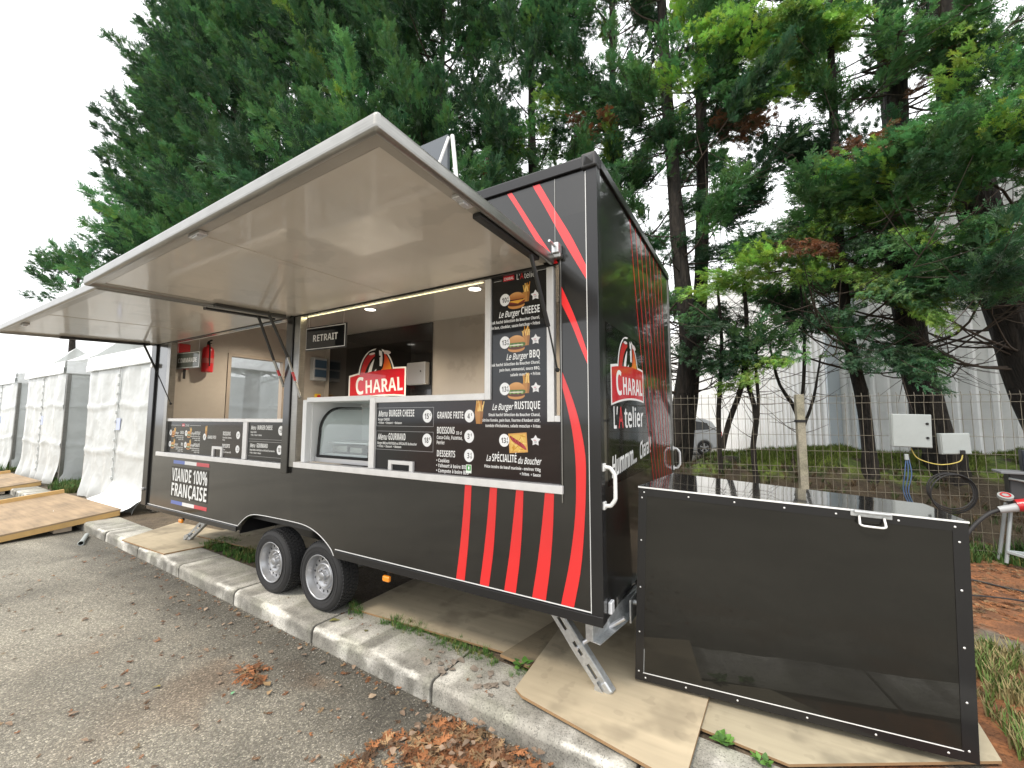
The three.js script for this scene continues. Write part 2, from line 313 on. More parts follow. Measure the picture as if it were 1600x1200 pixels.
// ---------------------------------------------------------------- white steel warehouse behind the trees
{
  const C = [2.65, -11.6], o = thing('warehouse', 'white corrugated steel warehouse standing behind the trees and bank', 'warehouse', [C[0], 0, C[1]]);
  const white = P([0.94, 0.95, 0.95], 0.45, { map: rep(dirtT.map, 2.5) }), pale = P([0.9, 0.92, 0.92], 0.5, { map: rep(dirtT.map, 2.1) }), trim = S([0.5, 0.56, 0.6], 0.5);
  function cladding(dir, len, pitch, mat, y0, y1, sheetW) {
    const L = Math.hypot(...dir), u = [dir[0] / L, dir[1] / L]; let n = [u[1], -u[0]];
    if (n[0] * (camera.position.x - C[0]) + n[1] * (camera.position.z - C[1]) < 0) n = n.map((v) => -v);
    for (let s = 0; s < len; s += sheetW) {
      const pts = [];
      for (let a = s; a < Math.min(len, s + sheetW) - 1e-6; a += pitch) pts.push([a, 0], [a + pitch * 0.62, 0], [a + pitch * 0.7, 0.045], [a + pitch * 0.92, 0.045]);
      pts.push([Math.min(len, s + sheetW), 0]);
      const pos = [], idx = [];
      pts.forEach(([a, h], i) => { for (const y of [y0, y1]) pos.push(u[0] * (a + 0.07) + n[0] * h, y, u[1] * (a + 0.07) + n[1] * h); if (i) { const k = 2 * i; idx.push(k - 2, k, k - 1, k - 1, k, k + 1); } });
      const g = new THREE.BufferGeometry(); g.setAttribute('position', new THREE.Float32BufferAttribute(pos, 3)); g.setIndex(idx);
      const ng = g.toNonIndexed(); ng.computeVertexNormals(); mat.side = THREE.DoubleSide;
      part('cladding_sheet', ng, mat, o);
    }
    return [u, n];
  }
  cladding([-0.33, -0.944], 32, 0.3, white, 0.1, 8.2, 1.2);
  const [u] = cladding([0.77, 0.635], 8.5, 0.3, pale, 0.62, 8.2, 0.9);
  part('corner_trim', [box(-0.13, 0.13, 0.3, 8.25, -0.13, 0.13)], trim, o);
  part('downpipe', [rod([0.42, 0.3, 0.5], [0.42, 8.2, 0.5], 0.06)], trim, o);
  part('plinth', [box(0, 8.6, 0.0, 0.62, -0.22, -0.06).rotateY(-Math.atan2(u[1], u[0]))], S([0.3, 0.3, 0.28], 0.9, { map: rep(concreteT.map, 1.5) }), o);
}

// ---------------------------------------------------------------- printing: canvases for lettering and pictures
function canvas(w, h, bg) { const c = document.createElement('canvas'); c.width = w; c.height = h; const x = c.getContext('2d'); if (bg) { x.fillStyle = bg; x.fillRect(0, 0, w, h); } return [c, x]; }
function printMat(c, extra = {}) { const t = new THREE.CanvasTexture(c); t.colorSpace = THREE.SRGBColorSpace; t.anisotropy = 8; return P([1, 1, 1], 0.4, { specularIntensity: 0.12, map: t, clearcoat: 0.9, clearcoatRoughness: 0.05, ...extra }); }
function write(x, str, px, py, size, { w, cond = 0.62, font = 'bold', align = 'left', color = '#f2f2f0', slant = 0, weight = 0 } = {}) {
  x.save(); x.translate(px, py); x.font = `${font} ${size}px sans-serif`; x.textAlign = align; x.textBaseline = 'alphabetic'; x.fillStyle = color; x.strokeStyle = color; x.lineJoin = 'round';
  const k = w ? w / x.measureText(str).width : cond;
  x.transform(k, 0, slant, 1, 0, 0); x.fillText(str, 0, 0); if (weight) { x.lineWidth = weight; x.strokeText(str, 0, 0); } x.restore();
}
const script = (x, str, px, py, size, o = {}) => write(x, str, px, py, size, { font: '', slant: -0.22, cond: 0.66, weight: size * 0.035, ...o });
function poly(x, pts, fill) { x.beginPath(); pts.forEach((p, i) => (i ? x.lineTo(...p) : x.moveTo(...p))); x.closePath(); x.fillStyle = fill; x.fill(); }
function fries(x, cx, cy, s, r) {
  for (let i = 0; i < 16; i++) { const a = (r() - 0.5) * 0.5, bx = cx + (r() - 0.5) * s * 0.5, top = cy - s * (0.45 + 0.42 * r()); x.save(); x.translate(bx, cy - s * 0.1); x.rotate(a); x.fillStyle = ['#d89a3a', '#e9b95c', '#b97824', '#f0cb7a'][i % 4]; x.fillRect(-s * 0.035, top - cy + s * 0.1, s * 0.075, cy - top); x.restore(); }
  poly(x, [[cx - s * 0.31, cy - s * 0.12], [cx + s * 0.31, cy - s * 0.12], [cx + s * 0.22, cy + s * 0.62], [cx - s * 0.2, cy + s * 0.62]], '#b9803f');
  poly(x, [[cx + s * 0.1, cy - s * 0.12], [cx + s * 0.31, cy - s * 0.12], [cx + s * 0.22, cy + s * 0.62], [cx + s * 0.08, cy + s * 0.62]], '#9a6530');
}
function burger(x, cx, cy, s, kind) {
  const el = (dy, w, h, c) => { x.beginPath(); x.ellipse(cx, cy + dy * s, w * s, h * s, 0, 0, 7); x.fillStyle = c; x.fill(); };
  el(0.3, 0.47, 0.17, '#c98b4c'); el(0.22, 0.48, 0.12, '#5a2d1a');
  if (kind) { el(0.08, 0.5, 0.12, '#5c7a35'); for (let i = 0; i < 9; i++) { x.beginPath(); x.ellipse(cx + (i - 4) * s * 0.11, cy + s * (0.1 + 0.04 * (i % 2)), s * 0.08, s * 0.07, i, 0, 7); x.fillStyle = i % 2 ? '#7f9d4a' : '#486629'; x.fill(); } el(0.12, 0.4, 0.03, '#e9e2cf'); } else { el(0.12, 0.5, 0.1, '#7a2f1e'); poly(x, [[cx - s * 0.5, cy + s * 0.06], [cx + s * 0.5, cy + s * 0.04], [cx + s * 0.1, cy + s * 0.22]], '#e7a63a'); }
  x.beginPath(); x.ellipse(cx, cy, s * 0.48, s * 0.36, 0, Math.PI, 0); x.closePath(); const g = x.createLinearGradient(cx, cy - s * 0.36, cx, cy); g.addColorStop(0, '#e0a867'); g.addColorStop(1, kind ? '#c08442' : '#a9642c'); x.fillStyle = g; x.fill();
}
function star(x, cx, cy, r) { const p = []; for (let i = 0; i < 10; i++) { const a = -Math.PI / 2 + i * Math.PI / 5, q = i % 2 ? r * 0.58 : r; p.push([cx + q * Math.cos(a), cy + q * Math.sin(a)]); } poly(x, p, '#e8e6e6'); x.fillStyle = '#c05a70'; x.fillRect(cx - r * 0.4, cy - r * 0.12, r * 0.5, r * 0.1); x.fillStyle = '#777'; x.fillRect(cx - r * 0.25, cy + r * 0.15, r * 0.5, r * 0.09); x.fillRect(cx - r * 0.2, cy + r * 0.34, r * 0.4, r * 0.07); }
function price(x, cx, cy, r, big, top, low) {
  x.beginPath(); x.ellipse(cx, cy, r * 0.93, r, 0, 0, 7); x.fillStyle = '#f4f4f4'; x.fill();
  write(x, big, cx - r * 0.12, cy + r * 0.42, r * 1.15, { align: 'center', color: '#161616', cond: 0.72 });
  const ox = cx + r * (big.length > 1 ? 0.58 : 0.42); write(x, top, ox, cy - r * 0.02, r * 0.6, { align: 'center', color: '#161616', cond: 0.7 });
  if (low) write(x, low, ox, cy + r * 0.45, r * 0.48, { align: 'center', color: '#161616', cond: 0.65 });
}
// red and white brand mark: arch with a cow's head over a banner; drawn in a box of w x h
function brandMark(x, X, Y, w, h) {
  x.save(); x.translate(X, Y); x.scale(w / 200, h / 170);
  const arch = (o) => { x.beginPath(); x.moveTo(40 - o, 92); x.bezierCurveTo(46 - o, 34 - o, 66, 8 - o, 98, 8 - o); x.bezierCurveTo(130, 8 - o, 150 + o, 36 - o, 158 + o, 92); x.closePath(); };
  const ban = (o) => { x.beginPath(); x.moveTo(4 - o, 88 - o); x.quadraticCurveTo(100, 66 - o, 196 + o, 72 - o); x.lineTo(196 + o, 152 + o); x.quadraticCurveTo(100, 140 + o, 4 - o, 166 + o); x.closePath(); };
  x.fillStyle = '#f1efec'; arch(7); x.fill(); ban(5); x.fill();
  x.fillStyle = '#111'; arch(2.5); x.fill();
  const g = x.createLinearGradient(60, 20, 140, 90); g.addColorStop(0, '#b3202c'); g.addColorStop(0.55, '#d8412b'); g.addColorStop(1, '#f0a830'); x.fillStyle = g; arch(-1); x.fill();
  // neck
  x.fillStyle = '#141212'; x.beginPath(); x.moveTo(56, 92); x.bezierCurveTo(62, 58, 78, 34, 96, 24); x.lineTo(122, 40); x.bezierCurveTo(120, 60, 118, 74, 112, 92); x.closePath(); x.fill();
  x.fillStyle = '#f4f2f0'; x.beginPath(); x.moveTo(68, 90); x.bezierCurveTo(70, 66, 80, 46, 92, 34); x.bezierCurveTo(90, 52, 82, 70, 82, 84); x.lineTo(100, 66); x.bezierCurveTo(100, 78, 96, 86, 92, 90); x.closePath(); x.fill();
  // head and ears
  x.fillStyle = '#141212'; x.beginPath(); x.ellipse(84, 14, 16, 7, -0.15, 0, 7); x.fill(); x.beginPath(); x.ellipse(106, 8, 12, 9, 0, 0, 7); x.fill();
  x.fillStyle = '#e7d9d6'; x.beginPath(); x.ellipse(134, 17, 15, 6, 0.2, 0, 7); x.fill(); x.beginPath(); x.ellipse(83, 17, 11, 3.5, -0.1, 0, 7); x.fill();
  x.fillStyle = '#141212'; x.beginPath(); x.moveTo(94, 10); x.lineTo(124, 14); x.bezierCurveTo(130, 34, 126, 54, 122, 66); x.quadraticCurveTo(114, 76, 106, 68); x.bezierCurveTo(98, 50, 92, 30, 94, 10); x.fill();
  x.fillStyle = '#f6f4f2'; x.beginPath(); x.moveTo(108, 8); x.lineTo(118, 12); x.bezierCurveTo(122, 34, 121, 50, 118, 60); x.lineTo(111, 58); x.bezierCurveTo(112, 40, 108, 24, 108, 8); x.fill();
  x.fillStyle = '#141212'; x.beginPath(); x.arc(111, 28, 3, 0, 7); x.fill();
  x.fillStyle = '#c9202d'; ban(0); x.fill();
  x.save(); x.rotate(-0.045); write(x, 'C', 18, 148, 78, { w: 34 }); write(x, 'HARAL', 54, 146, 58, { w: 132 }); x.restore();
  x.restore();
}
// menu board of the pick-up hatch: metres to pixels, x from -1.86, y from 2.61 down
const menuPrint = (() => {
  const k = 1240, X0 = -1.862, Y1 = 2.612, [c, x] = canvas(Math.round(1.63 * k), Math.round(1.375 * k), '#0b0a0a');
  const g = x.createLinearGradient(0, 0, 1.63 * k, 1.375 * k); g.addColorStop(0, '#15171a'); g.addColorStop(0.45, '#17181b'); g.addColorStop(0.55, '#1d0b0b'); g.addColorStop(1, '#1a0a0a'); x.fillStyle = g; x.fillRect(0, 0, c.width, c.height);
  x.fillStyle = '#0b0b0c'; x.fillRect((-0.76 - X0) * k, 0, k, 0.33 * k); x.fillStyle = '#2a2d31'; const g2 = x.createLinearGradient(0, 0.33 * k, 0, 1.0 * k); g2.addColorStop(0, '#191b1e'); g2.addColorStop(0.5, '#23272b'); g2.addColorStop(1, '#1c0d0d'); x.fillStyle = g2; x.fillRect((-0.76 - X0) * k, 0.33 * k, k, 0.67 * k);
  const px = (v) => (v - X0) * k, py = (v) => (Y1 - v) * k, r = rng(4), R = px(-0.39);
  x.fillStyle = '#ddd'; x.fillRect(px(-0.74), py(2.578), 0.06 * k, 4); x.fillRect(px(-0.42), py(2.6), 0.08 * k, 4);
  x.fillStyle = '#c9202d'; x.fillRect(px(-0.665), py(2.602), 0.085 * k, 0.035 * k); write(x, 'CHARAL', px(-0.66), py(2.574), 0.026 * k, { w: 0.075 * k });
  write(x, 'L’', px(-0.565), py(2.563), 0.055 * k, { font: '', cond: 0.8 }); write(x, 'A', px(-0.535), py(2.563), 0.055 * k, { font: '', cond: 0.75, color: '#d33' }); write(x, 'telier', px(-0.505), py(2.563), 0.055 * k, { font: '', w: 0.1 * k });
  const item = (cy, kind, big, low, pre, name, ty, desc, dy) => {
    fries(x, px(-0.49), py(cy + 0.022), 0.088 * k, r); burger(x, px(-0.565), py(cy - 0.008), 0.135 * k, kind); price(x, px(-0.652), py(cy), 0.042 * k, big, '€', low); star(x, px(-0.422), py(cy), 0.036 * k);
    x.font = `bold ${0.07 * k}px sans-serif`; const nw = x.measureText(name).width * 0.56;
    write(x, name, R, py(ty), 0.07 * k, { align: 'right', cond: 0.56 }); script(x, pre, R - nw - 0.012 * k, py(ty - 0.004), 0.056 * k, { align: 'right' });
    desc.forEach((s, i) => write(x, s, R, py(dy - 0.036 * i), 0.027 * k, { align: 'right', cond: 0.72 }));
  };
  item(2.44, 0, '10', '50', 'Le Burger', 'CHEESE', 2.325, ['Steak haché Sélection du Boucher Charal,', 'pain bun, cheddar, sauce ketchup + Frites'], 2.283);
  item(2.15, 1, '13', '50', 'Le Burger', 'BBQ', 2.035, ['Steak haché Sélection du Boucher Charal,', 'pain bun, emmental, sauce BBQ,', 'salade mesclun + Frites'], 1.993);
  item(1.84, 1, '13', '50', 'Le Burger', 'RUSTIQUE', 1.706, ['Steak haché Sélection du Boucher Charal,', 'poitrine fumée, pain bun, fourme d’Ambert AOP,', 'tombée d’échalotes, salade mesclun + Frites'], 1.66);
  // butcher's special in a tray
  x.save(); x.translate(px(-0.552), py(1.49)); x.rotate(-0.08); x.fillStyle = '#d9a35c'; x.fillRect(-0.068 * k, -0.062 * k, 0.136 * k, 0.125 * k); x.fillStyle = '#e3bb62'; x.fillRect(-0.058 * k, -0.052 * k, 0.116 * k, 0.105 * k);
  for (let i = 0; i < 26; i++) { x.save(); x.translate((r() - 0.5) * 0.1 * k, (r() - 0.5) * 0.09 * k); x.rotate(r() * 3); x.fillStyle = ['#f0cd7c', '#c98f35', '#e0b04c'][i % 3]; x.fillRect(-0.02 * k, -3, 0.04 * k, 7); x.restore(); }
  for (let i = 0; i < 8; i++) { x.save(); x.translate((-0.038 + i * 0.011) * k, (-0.024 + i * 0.007) * k); x.rotate(0.9); x.beginPath(); x.ellipse(0, 0, 0.03 * k, 0.009 * k, 0, 0, 7); x.fillStyle = i % 2 ? '#b5434c' : '#8d2a2f'; x.fill(); x.restore(); } x.restore();
  price(x, px(-0.655), py(1.503), 0.042 * k, '13', '€', '50'); star(x, px(-0.425), py(1.507), 0.036 * k);
  script(x, 'du Boucher', R, py(1.358), 0.056 * k, { align: 'right', w: 0.165 * k }); write(x, 'SPÉCIALITÉ', px(-0.56), py(1.363), 0.068 * k, { align: 'right', w: 0.19 * k }); script(x, 'La', px(-0.76), py(1.363), 0.056 * k, { align: 'right' });
  write(x, 'Pièce tendre de bœuf marinée - environ 130g', R, py(1.318), 0.027 * k, { align: 'right', cond: 0.72 }); write(x, '+ Frites  + Sauce', R, py(1.285), 0.027 * k, { align: 'right', cond: 0.72 });
  // menus
  x.strokeStyle = '#b9b9bb'; x.lineWidth = 3;
  for (const [y0, y1] of [[1.727, 1.585], [1.545, 1.402]]) x.strokeRect(px(-1.852), py(y0), 0.592 * k, (y0 - y1) * k);
  script(x, 'Menu', px(-1.838), py(1.66), 0.062 * k); write(x, 'BURGER CHEESE', px(-1.718), py(1.66), 0.072 * k, { w: 0.27 * k }); write(x, 'Burger CHEESE', px(-1.838), py(1.628), 0.026 * k, { cond: 0.7 }); write(x, '+ Frites  + Dessert  + Boisson', px(-1.838), py(1.602), 0.024 * k, { cond: 0.8 });
  price(x, px(-1.32), py(1.662), 0.048 * k, '15', '€');
  script(x, 'Menu', px(-1.838), py(1.478), 0.062 * k); write(x, 'GOURMAND', px(-1.718), py(1.478), 0.072 * k, { w: 0.185 * k }); write(x, 'Burger BBQ ou RUSTIQUE ou SPÉCIALITÉ du Boucher', px(-1.838), py(1.443), 0.026 * k, { w: 0.42 * k }); write(x, '+ Frites  + Dessert  + Boisson', px(-1.838), py(1.418), 0.024 * k, { cond: 0.8 });
  price(x, px(-1.32), py(1.486), 0.048 * k, '18', '€');
  write(x, 'GRANDE FRITE', px(-1.228), py(1.645), 0.068 * k, { w: 0.24 * k }); price(x, px(-0.938), py(1.662), 0.044 * k, '4', '€'); fries(x, px(-0.857), py(1.68), 0.115 * k, r);
  write(x, 'BOISSONS', px(-1.228), py(1.536), 0.068 * k, { w: 0.165 * k }); write(x, '33 cl', px(-1.052), py(1.533), 0.03 * k, { cond: 0.8 }); write(x, 'Coca-Cola, Fuzetea,', px(-1.228), py(1.496), 0.036 * k, { w: 0.235 * k }); write(x, 'Perrier', px(-1.228), py(1.459), 0.036 * k); price(x, px(-0.938), py(1.522), 0.044 * k, '3', '€');
  write(x, 'DESSERTS', px(-1.226), py(1.373), 0.064 * k, { w: 0.17 * k }); ['• Cookies', '• Yahourt à boire BIO', '• Compote à boire BIO'].forEach((s, i) => write(x, s, px(-1.228), py(1.333 - 0.036 * i), 0.034 * k, { cond: 0.8 })); price(x, px(-0.938), py(1.391), 0.044 * k, '3', '€', '50');
  x.fillStyle = '#eef5ea'; x.fillRect(px(-0.962), py(1.33), 0.046 * k, 0.058 * k); x.fillStyle = '#3d9a3f'; x.fillRect(px(-0.957), py(1.325), 0.036 * k, 0.036 * k); x.fillStyle = '#fff'; x.fillRect(px(-0.945), py(1.317), 0.012 * k, 0.02 * k);
  return { c, X0, Y1, w: 1.63, h: 1.375 };
})();
const orderPrint = (() => {                                 // four burgers and drinks, left order hatch
  const [c, x] = canvas(1200, 260, '#131416'), r = rng(8);
  x.fillStyle = '#1b1110'; x.fillRect(760, 0, 440, 260); x.fillStyle = '#ccc'; x.fillRect(40, 30, 180, 3); x.fillRect(380, 30, 180, 3); x.fillStyle = '#c9202d'; x.fillRect(240, 18, 50, 24); write(x, 'CHARAL', 243, 38, 16, { w: 44 }); write(x, 'L’Atelier', 298, 40, 26, { font: '', w: 72 });
  [[90, 95, 0, 'CHEESE', '10'], [370, 95, 1, 'RUSTIQUE', '13'], [90, 190, 1, 'BBQ', '13'], [370, 190, 1, 'SPÉCIALITÉ', '13']].forEach(([cx, cy, kd, nm, pr]) => { fries(x, cx + 30, cy - 6, 52, r); burger(x, cx, cy + 6, 66, kd); price(x, cx - 48, cy, 24, pr, '€'); write(x, nm, cx + 190, cy + 8, 34, { align: 'right', cond: 0.55 }); script(x, 'Le Burger', cx + 100, cy + 8, 24, { align: 'right' }); for (let i = 0; i < 3; i++) write(x, ['Steak haché Sélection Charal,', 'pain bun, sauce, salade', 'mesclun + Frites'][i], cx + 190, cy + 28 + 15 * i, 14, { align: 'right', cond: 0.8 }); });
  fries(x, 650, 80, 60, r); price(x, 630, 118, 26, '4', '€'); write(x, 'GRANDE FRITE', 680, 130, 34, { w: 130 });
  write(x, 'BOISSONS', 905, 100, 40, { w: 110 }); write(x, 'Coca-Cola, Fuzetea,', 905, 122, 17, { cond: 0.8 }); write(x, 'Perrier', 905, 140, 17); price(x, 1120, 95, 28, '3', '€'); write(x, 'DESSERTS', 905, 190, 38, { w: 110 }); write(x, '• Cookies', 905, 210, 16); write(x, '• Yahourt à boire BIO', 905, 228, 16, { cond: 0.8 }); price(x, 1120, 195, 28, '3', '€', '50');
  return c;
})();
const menusPrint = (() => {
  const [c, x] = canvas(600, 360, '#1a1c1e'); x.fillStyle = '#aaa'; x.fillRect(14, 160, 572, 3); x.fillRect(14, 182, 572, 3); x.fillRect(14, 322, 572, 3);
  script(x, 'Menu', 40, 70, 50); write(x, 'BURGER CHEESE', 150, 70, 56, { w: 240 }); write(x, 'Burger CHEESE', 40, 102, 22); write(x, '+ Frites  + Dessert  + Boisson', 40, 130, 22); price(x, 520, 75, 44, '15', '€');
  script(x, 'Menu', 40, 240, 50); write(x, 'GOURMAND', 150, 240, 56, { w: 180 }); write(x, 'Burger BBQ ou RUSTIQUE ou SPÉCIALITÉ du Boucher', 40, 272, 22, { w: 400 }); write(x, '+ Frites  + Dessert  + Boisson', 40, 300, 22); price(x, 510, 250, 44, '18', '€');
  return c;
})();
const viandePrint = (() => { const [c, x] = canvas(1100, 440, '#0c0c0c'); write(x, 'VIANDE 100%', 550, 205, 255, { align: 'center', w: 1050 }); write(x, 'FRANÇAISE', 550, 418, 255, { align: 'center', w: 1070 }); return c; })();
const signPrint = (s, bg, fg) => { const [c, x] = canvas(640, 300, bg); x.strokeStyle = fg; x.lineWidth = 10; x.strokeRect(14, 14, 612, 272); write(x, s, 320, 192, 120, { align: 'center', w: s.length > 7 ? 500 : 400, color: fg }); return c; };
const logoWall = (() => { const [c, x] = canvas(1024, 1024, '#070707'); brandMark(x, 60, 40, 900, 700); write(x, 'L’', 120, 960, 210, { font: '', cond: 0.8 }); write(x, 'A', 240, 960, 210, { font: '', cond: 0.8, color: '#c33' }); write(x, 'telier', 370, 960, 210, { font: '', w: 420 }); return c; })();
const endPrint = (() => {
  const [c, x] = canvas(1240, 1000, '#0b0b0a');             // 1.24 m wide, 1.0 m high
  brandMark(x, 90, 10, 880, 500);
  write(x, 'L’', 120, 655, 190, { font: '', cond: 0.85, weight: 6 }); write(x, 'A', 245, 655, 190, { font: '', cond: 0.95, color: '#c8343a', weight: 6 }); write(x, 'telier', 385, 655, 190, { font: '', w: 560, weight: 6 });
  x.save(); x.translate(66, 955); x.rotate(-0.075); script(x, 'Hummm...', 0, 0, 170, { w: 640, weight: 9 }); script(x, 'Charal !', 730, 0, 165, { w: 400, weight: 9 }); x.restore();
  return c;
})();

// ---------------------------------------------------------------- the food trailer
const T = thing('food_trailer', 'glossy black food trailer with red stripes and raised serving hatches', 'food trailer', [0, 0, 0]);
const printQuad = (w, h) => new THREE.PlaneGeometry(w, h);
{
  const xL = -5.95, yB = 0.51, yT = 3.18, D = 2.43;
  // front wall with the wheel arch and the two hatch openings
  const s = shapeOf([[0, yB], [0, yT], [xL, yT], [xL, yB], [-3.8, yB], [-3.77, 0.56], [-3.7, 0.62], [-3.61, 0.672], [-3.5, 0.7], [-3.3, 0.71], [-2.82, 0.71], [-2.64, 0.695], [-2.5, 0.655], [-2.39, 0.6], [-2.32, 0.55], [-2.29, yB]]);
  const hole = (x0, x1, y0, y1) => { const h = new THREE.Path(); h.moveTo(x0, y0); h.lineTo(x1, y0); h.lineTo(x1, y1); h.lineTo(x0, y1); h.closePath(); return h; };
  s.holes.push(hole(-5.62, -3.06, 1.18, 2.6), hole(-2.88, -0.235, 1.21, 2.6));
  part('front_wall', [extrude(s, 0.04).translate(0, 0, -0.04)], M.gloss, T);
  part('end_wall', [box(-0.04, 0, yB, yT, -D, -0.041)], M.gloss, T);
  part('rear_wall', [box(xL, -0.041, yB, yT, -D - 0.04, -D - 0.001)], M.gloss, T);
  // left end wall around the entrance
  part('far_end_wall', [box(xL, xL + 0.04, yB, yT, -0.8, -0.042), box(xL, xL + 0.04, yB, yT, -D, -1.65), box(xL, xL + 0.04, 2.58, yT, -1.65, -0.8)], M.gloss, T);
  part('roof', [box(xL, -0.001, 3.181, 3.22, -D - 0.04, -0.001)], M.trim, T);
  part('top_rail', [box(xL - 0.02, 0.006, 3.168, 3.238, 0.001, 0.02, 0.006), box(xL - 0.02, 0.006, 3.224, 3.24, -0.09, 0.019, 0.004)], M.trim, T);
  part('top_rail', [box(0.001, 0.016, 3.175, 3.238, -D, -0.062, 0.006)], M.trim, T);
  part('corner_cap', [box(-0.085, 0.012, 3.158, 3.25, -0.06, 0.028, 0.012), new THREE.CylinderGeometry(0.0, 0.046, 0.03, 4).rotateY(Math.PI / 4).rotateX(Math.PI / 2).translate(-0.036, 3.204, 0.042)], M.satin, T);
  part('corner_trim', [box(-0.062, 0.006, yB, 3.164, 0.001, 0.007, 0.003), box(0.001, 0.007, yB, 3.164, -0.06, 0.006, 0.003)], M.trim, T);
  part('corner_trim', [box(0.001, 0.007, 0.9, 3.2, -D - 0.03, -D + 0.02)], M.alu, T);
  part('pinstripe', [box(-0.0665, -0.0625, 0.56, 3.15, 0.001, 0.0045)], M.pin, T);
  part('pinstripe', [box(-2.27, -0.067, 0.5625, 0.5685, 0.001, 0.0045)], M.pin, T); part('pinstripe', [box(-5.94, -3.79, 0.5585, 0.5645, 0.001, 0.0045)], M.pin, T);
  part('pinstripe', [tube([[-3.79, 0.56, 0.003], [-3.7, 0.625, 0.003], [-3.61, 0.676, 0.003], [-3.5, 0.704, 0.003], [-3.3, 0.714, 0.003], [-2.82, 0.714, 0.003], [-2.64, 0.699, 0.003], [-2.5, 0.659, 0.003], [-2.39, 0.604, 0.003], [-2.32, 0.554, 0.003], [-2.285, 0.51, 0.003]], 0.004, 60, 5)], M.pin, T);
  part('hatch_trim', [box(-0.2345, -0.2285, 1.15, 2.655, 0.001, 0.008)], M.alu, T);
  part('hatch_trim', [box(-0.27, -0.2665, 2.7, 3.16, 0.001, 0.003)], M.alu, T);
  part('bottom_rail', [box(-2.27, 0.004, 0.5, 0.556, 0.001, 0.012, 0.004)], M.trim, T);
  part('bottom_rail', [box(-5.95, -3.8, 0.5, 0.55, 0.001, 0.012, 0.004)], M.trim, T);
  part('corner_post', [box(-6.1, -5.955, 0.54, 2.62, -0.05, 0.022, 0.006)], M.trim, T);
  part('lock', [new THREE.CylinderGeometry(0.022, 0.022, 0.02, 6).rotateX(Math.PI / 2).translate(-6.03, 0.74, 0.033), new THREE.TorusGeometry(0.014, 0.006, 6, 12).translate(-6.03, 0.74, 0.044)], M.steel, T);
  part('lock', [new THREE.CylinderGeometry(0.03, 0.03, 0.03, 16).rotateX(Math.PI / 2).translate(-5.985, 2.33, 0.038)], M.white, T);
  // red stripes
  const band = (l, r) => { const c = (a) => new THREE.CatmullRomCurve3(a.map(([x, y]) => V(x, y, 0))).getPoints(24).map((v) => [v.x, v.y]); return extrude(shapeOf([...c(l), ...c(r).reverse()]), 0.0016).translate(0, 0, 0.0004); };
  const stripes = [
    [[[-1.014, 0.57], [-0.985, 0.78], [-0.962, 1.0], [-0.947, 1.205]], [[-0.944, 0.57], [-0.92, 0.78], [-0.903, 1.0], [-0.894, 1.205]]],
    [[[-0.821, 0.57], [-0.79, 0.78], [-0.764, 1.0], [-0.745, 1.205]], [[-0.751, 0.57], [-0.72, 0.78], [-0.702, 1.0], [-0.691, 1.205]]],
    [[[-0.635, 0.57], [-0.6, 0.78], [-0.571, 1.0], [-0.548, 1.205]], [[-0.552, 0.57], [-0.523, 0.78], [-0.505, 1.0], [-0.497, 1.205]]],
    [[[-0.437, 0.57], [-0.4, 0.78], [-0.37, 1.0], [-0.347, 1.205]], [[-0.347, 0.57], [-0.316, 0.78], [-0.297, 1.0], [-0.288, 1.205]]],
    [[[-0.248, 0.57], [-0.194, 0.81], [-0.155, 1.08], [-0.147, 1.29], [-0.152, 1.44], [-0.17, 1.585], [-0.204, 1.737], [-0.2275, 1.83]], [[-0.169, 0.57], [-0.124, 0.79], [-0.096, 1.09], [-0.087, 1.3], [-0.088, 1.42], [-0.112, 1.578], [-0.155, 1.736], [-0.2275, 1.925]]],
    [[[-0.2275, 2.345], [-0.16, 2.2], [-0.11, 2.07], [-0.0675, 1.965]], [[-0.2275, 2.455], [-0.165, 2.31], [-0.11, 2.165], [-0.0675, 2.035]]],
    [[[-0.425, 3.16], [-0.33, 2.98], [-0.2, 2.72], [-0.0675, 2.475]], [[-0.375, 3.16], [-0.28, 2.98], [-0.16, 2.76], [-0.0675, 2.56]]],
    [[[-0.62, 3.16], [-0.54, 3.03], [-0.41, 2.8], [-0.29, 2.61]], [[-0.583, 3.16], [-0.5, 3.02], [-0.37, 2.8], [-0.25, 2.61]]],
  ];
  for (const [l, r] of stripes) part('stripe', [band(l, r)], M.red, T);
  for (let k = 0; k < 8; k++) {                              // fine fan of lines on the end wall
    const t = k / 7, zt = lerp(-0.8, -2.02, t), zm = lerp(-1.1, -2.12, t), zb = lerp(-1.64, -2.38, t), w = lerp(0.012, 0.011, t);
    const pts = []; for (let i = 0; i <= 20; i++) { const u = i / 20, z = (1 - u) * (1 - u) * zt + 2 * u * (1 - u) * zm + u * u * zb; pts.push([z, lerp(3.17, 0.56, u)]); }
    const sh = shapeOf([...pts.map(([z, y]) => [-z - w / 2, y]), ...pts.map(([z, y]) => [-z + w / 2, y]).reverse()]);
    part('stripe', [extrude(sh, 0.0014).rotateY(Math.PI / 2).translate(0.0004, 0, 0)], M.red, T);
  }
  // lettering and logo
  { const g = new THREE.ShapeGeometry(shapeOf([[0, 0], [1.24, 0], [1.24, 0.29], [1.03, 0.34], [1.03, 1], [0, 1]])), u = g.attributes.uv, p = g.attributes.position; for (let i = 0; i < u.count; i++) u.setXY(i, p.getX(i) / 1.24, p.getY(i)); part('end_logo', g.translate(-0.62, -0.5, 0).rotateY(Math.PI / 2).translate(0.0012, 1.74, -0.76), printMat(endPrint), T, undefined, true); }
  part('slogan', printQuad(0.9, 0.36).translate(-4.885, 0.888, 0.0022), printMat(viandePrint), T, 'white condensed lettering between two tricolour bars', true);
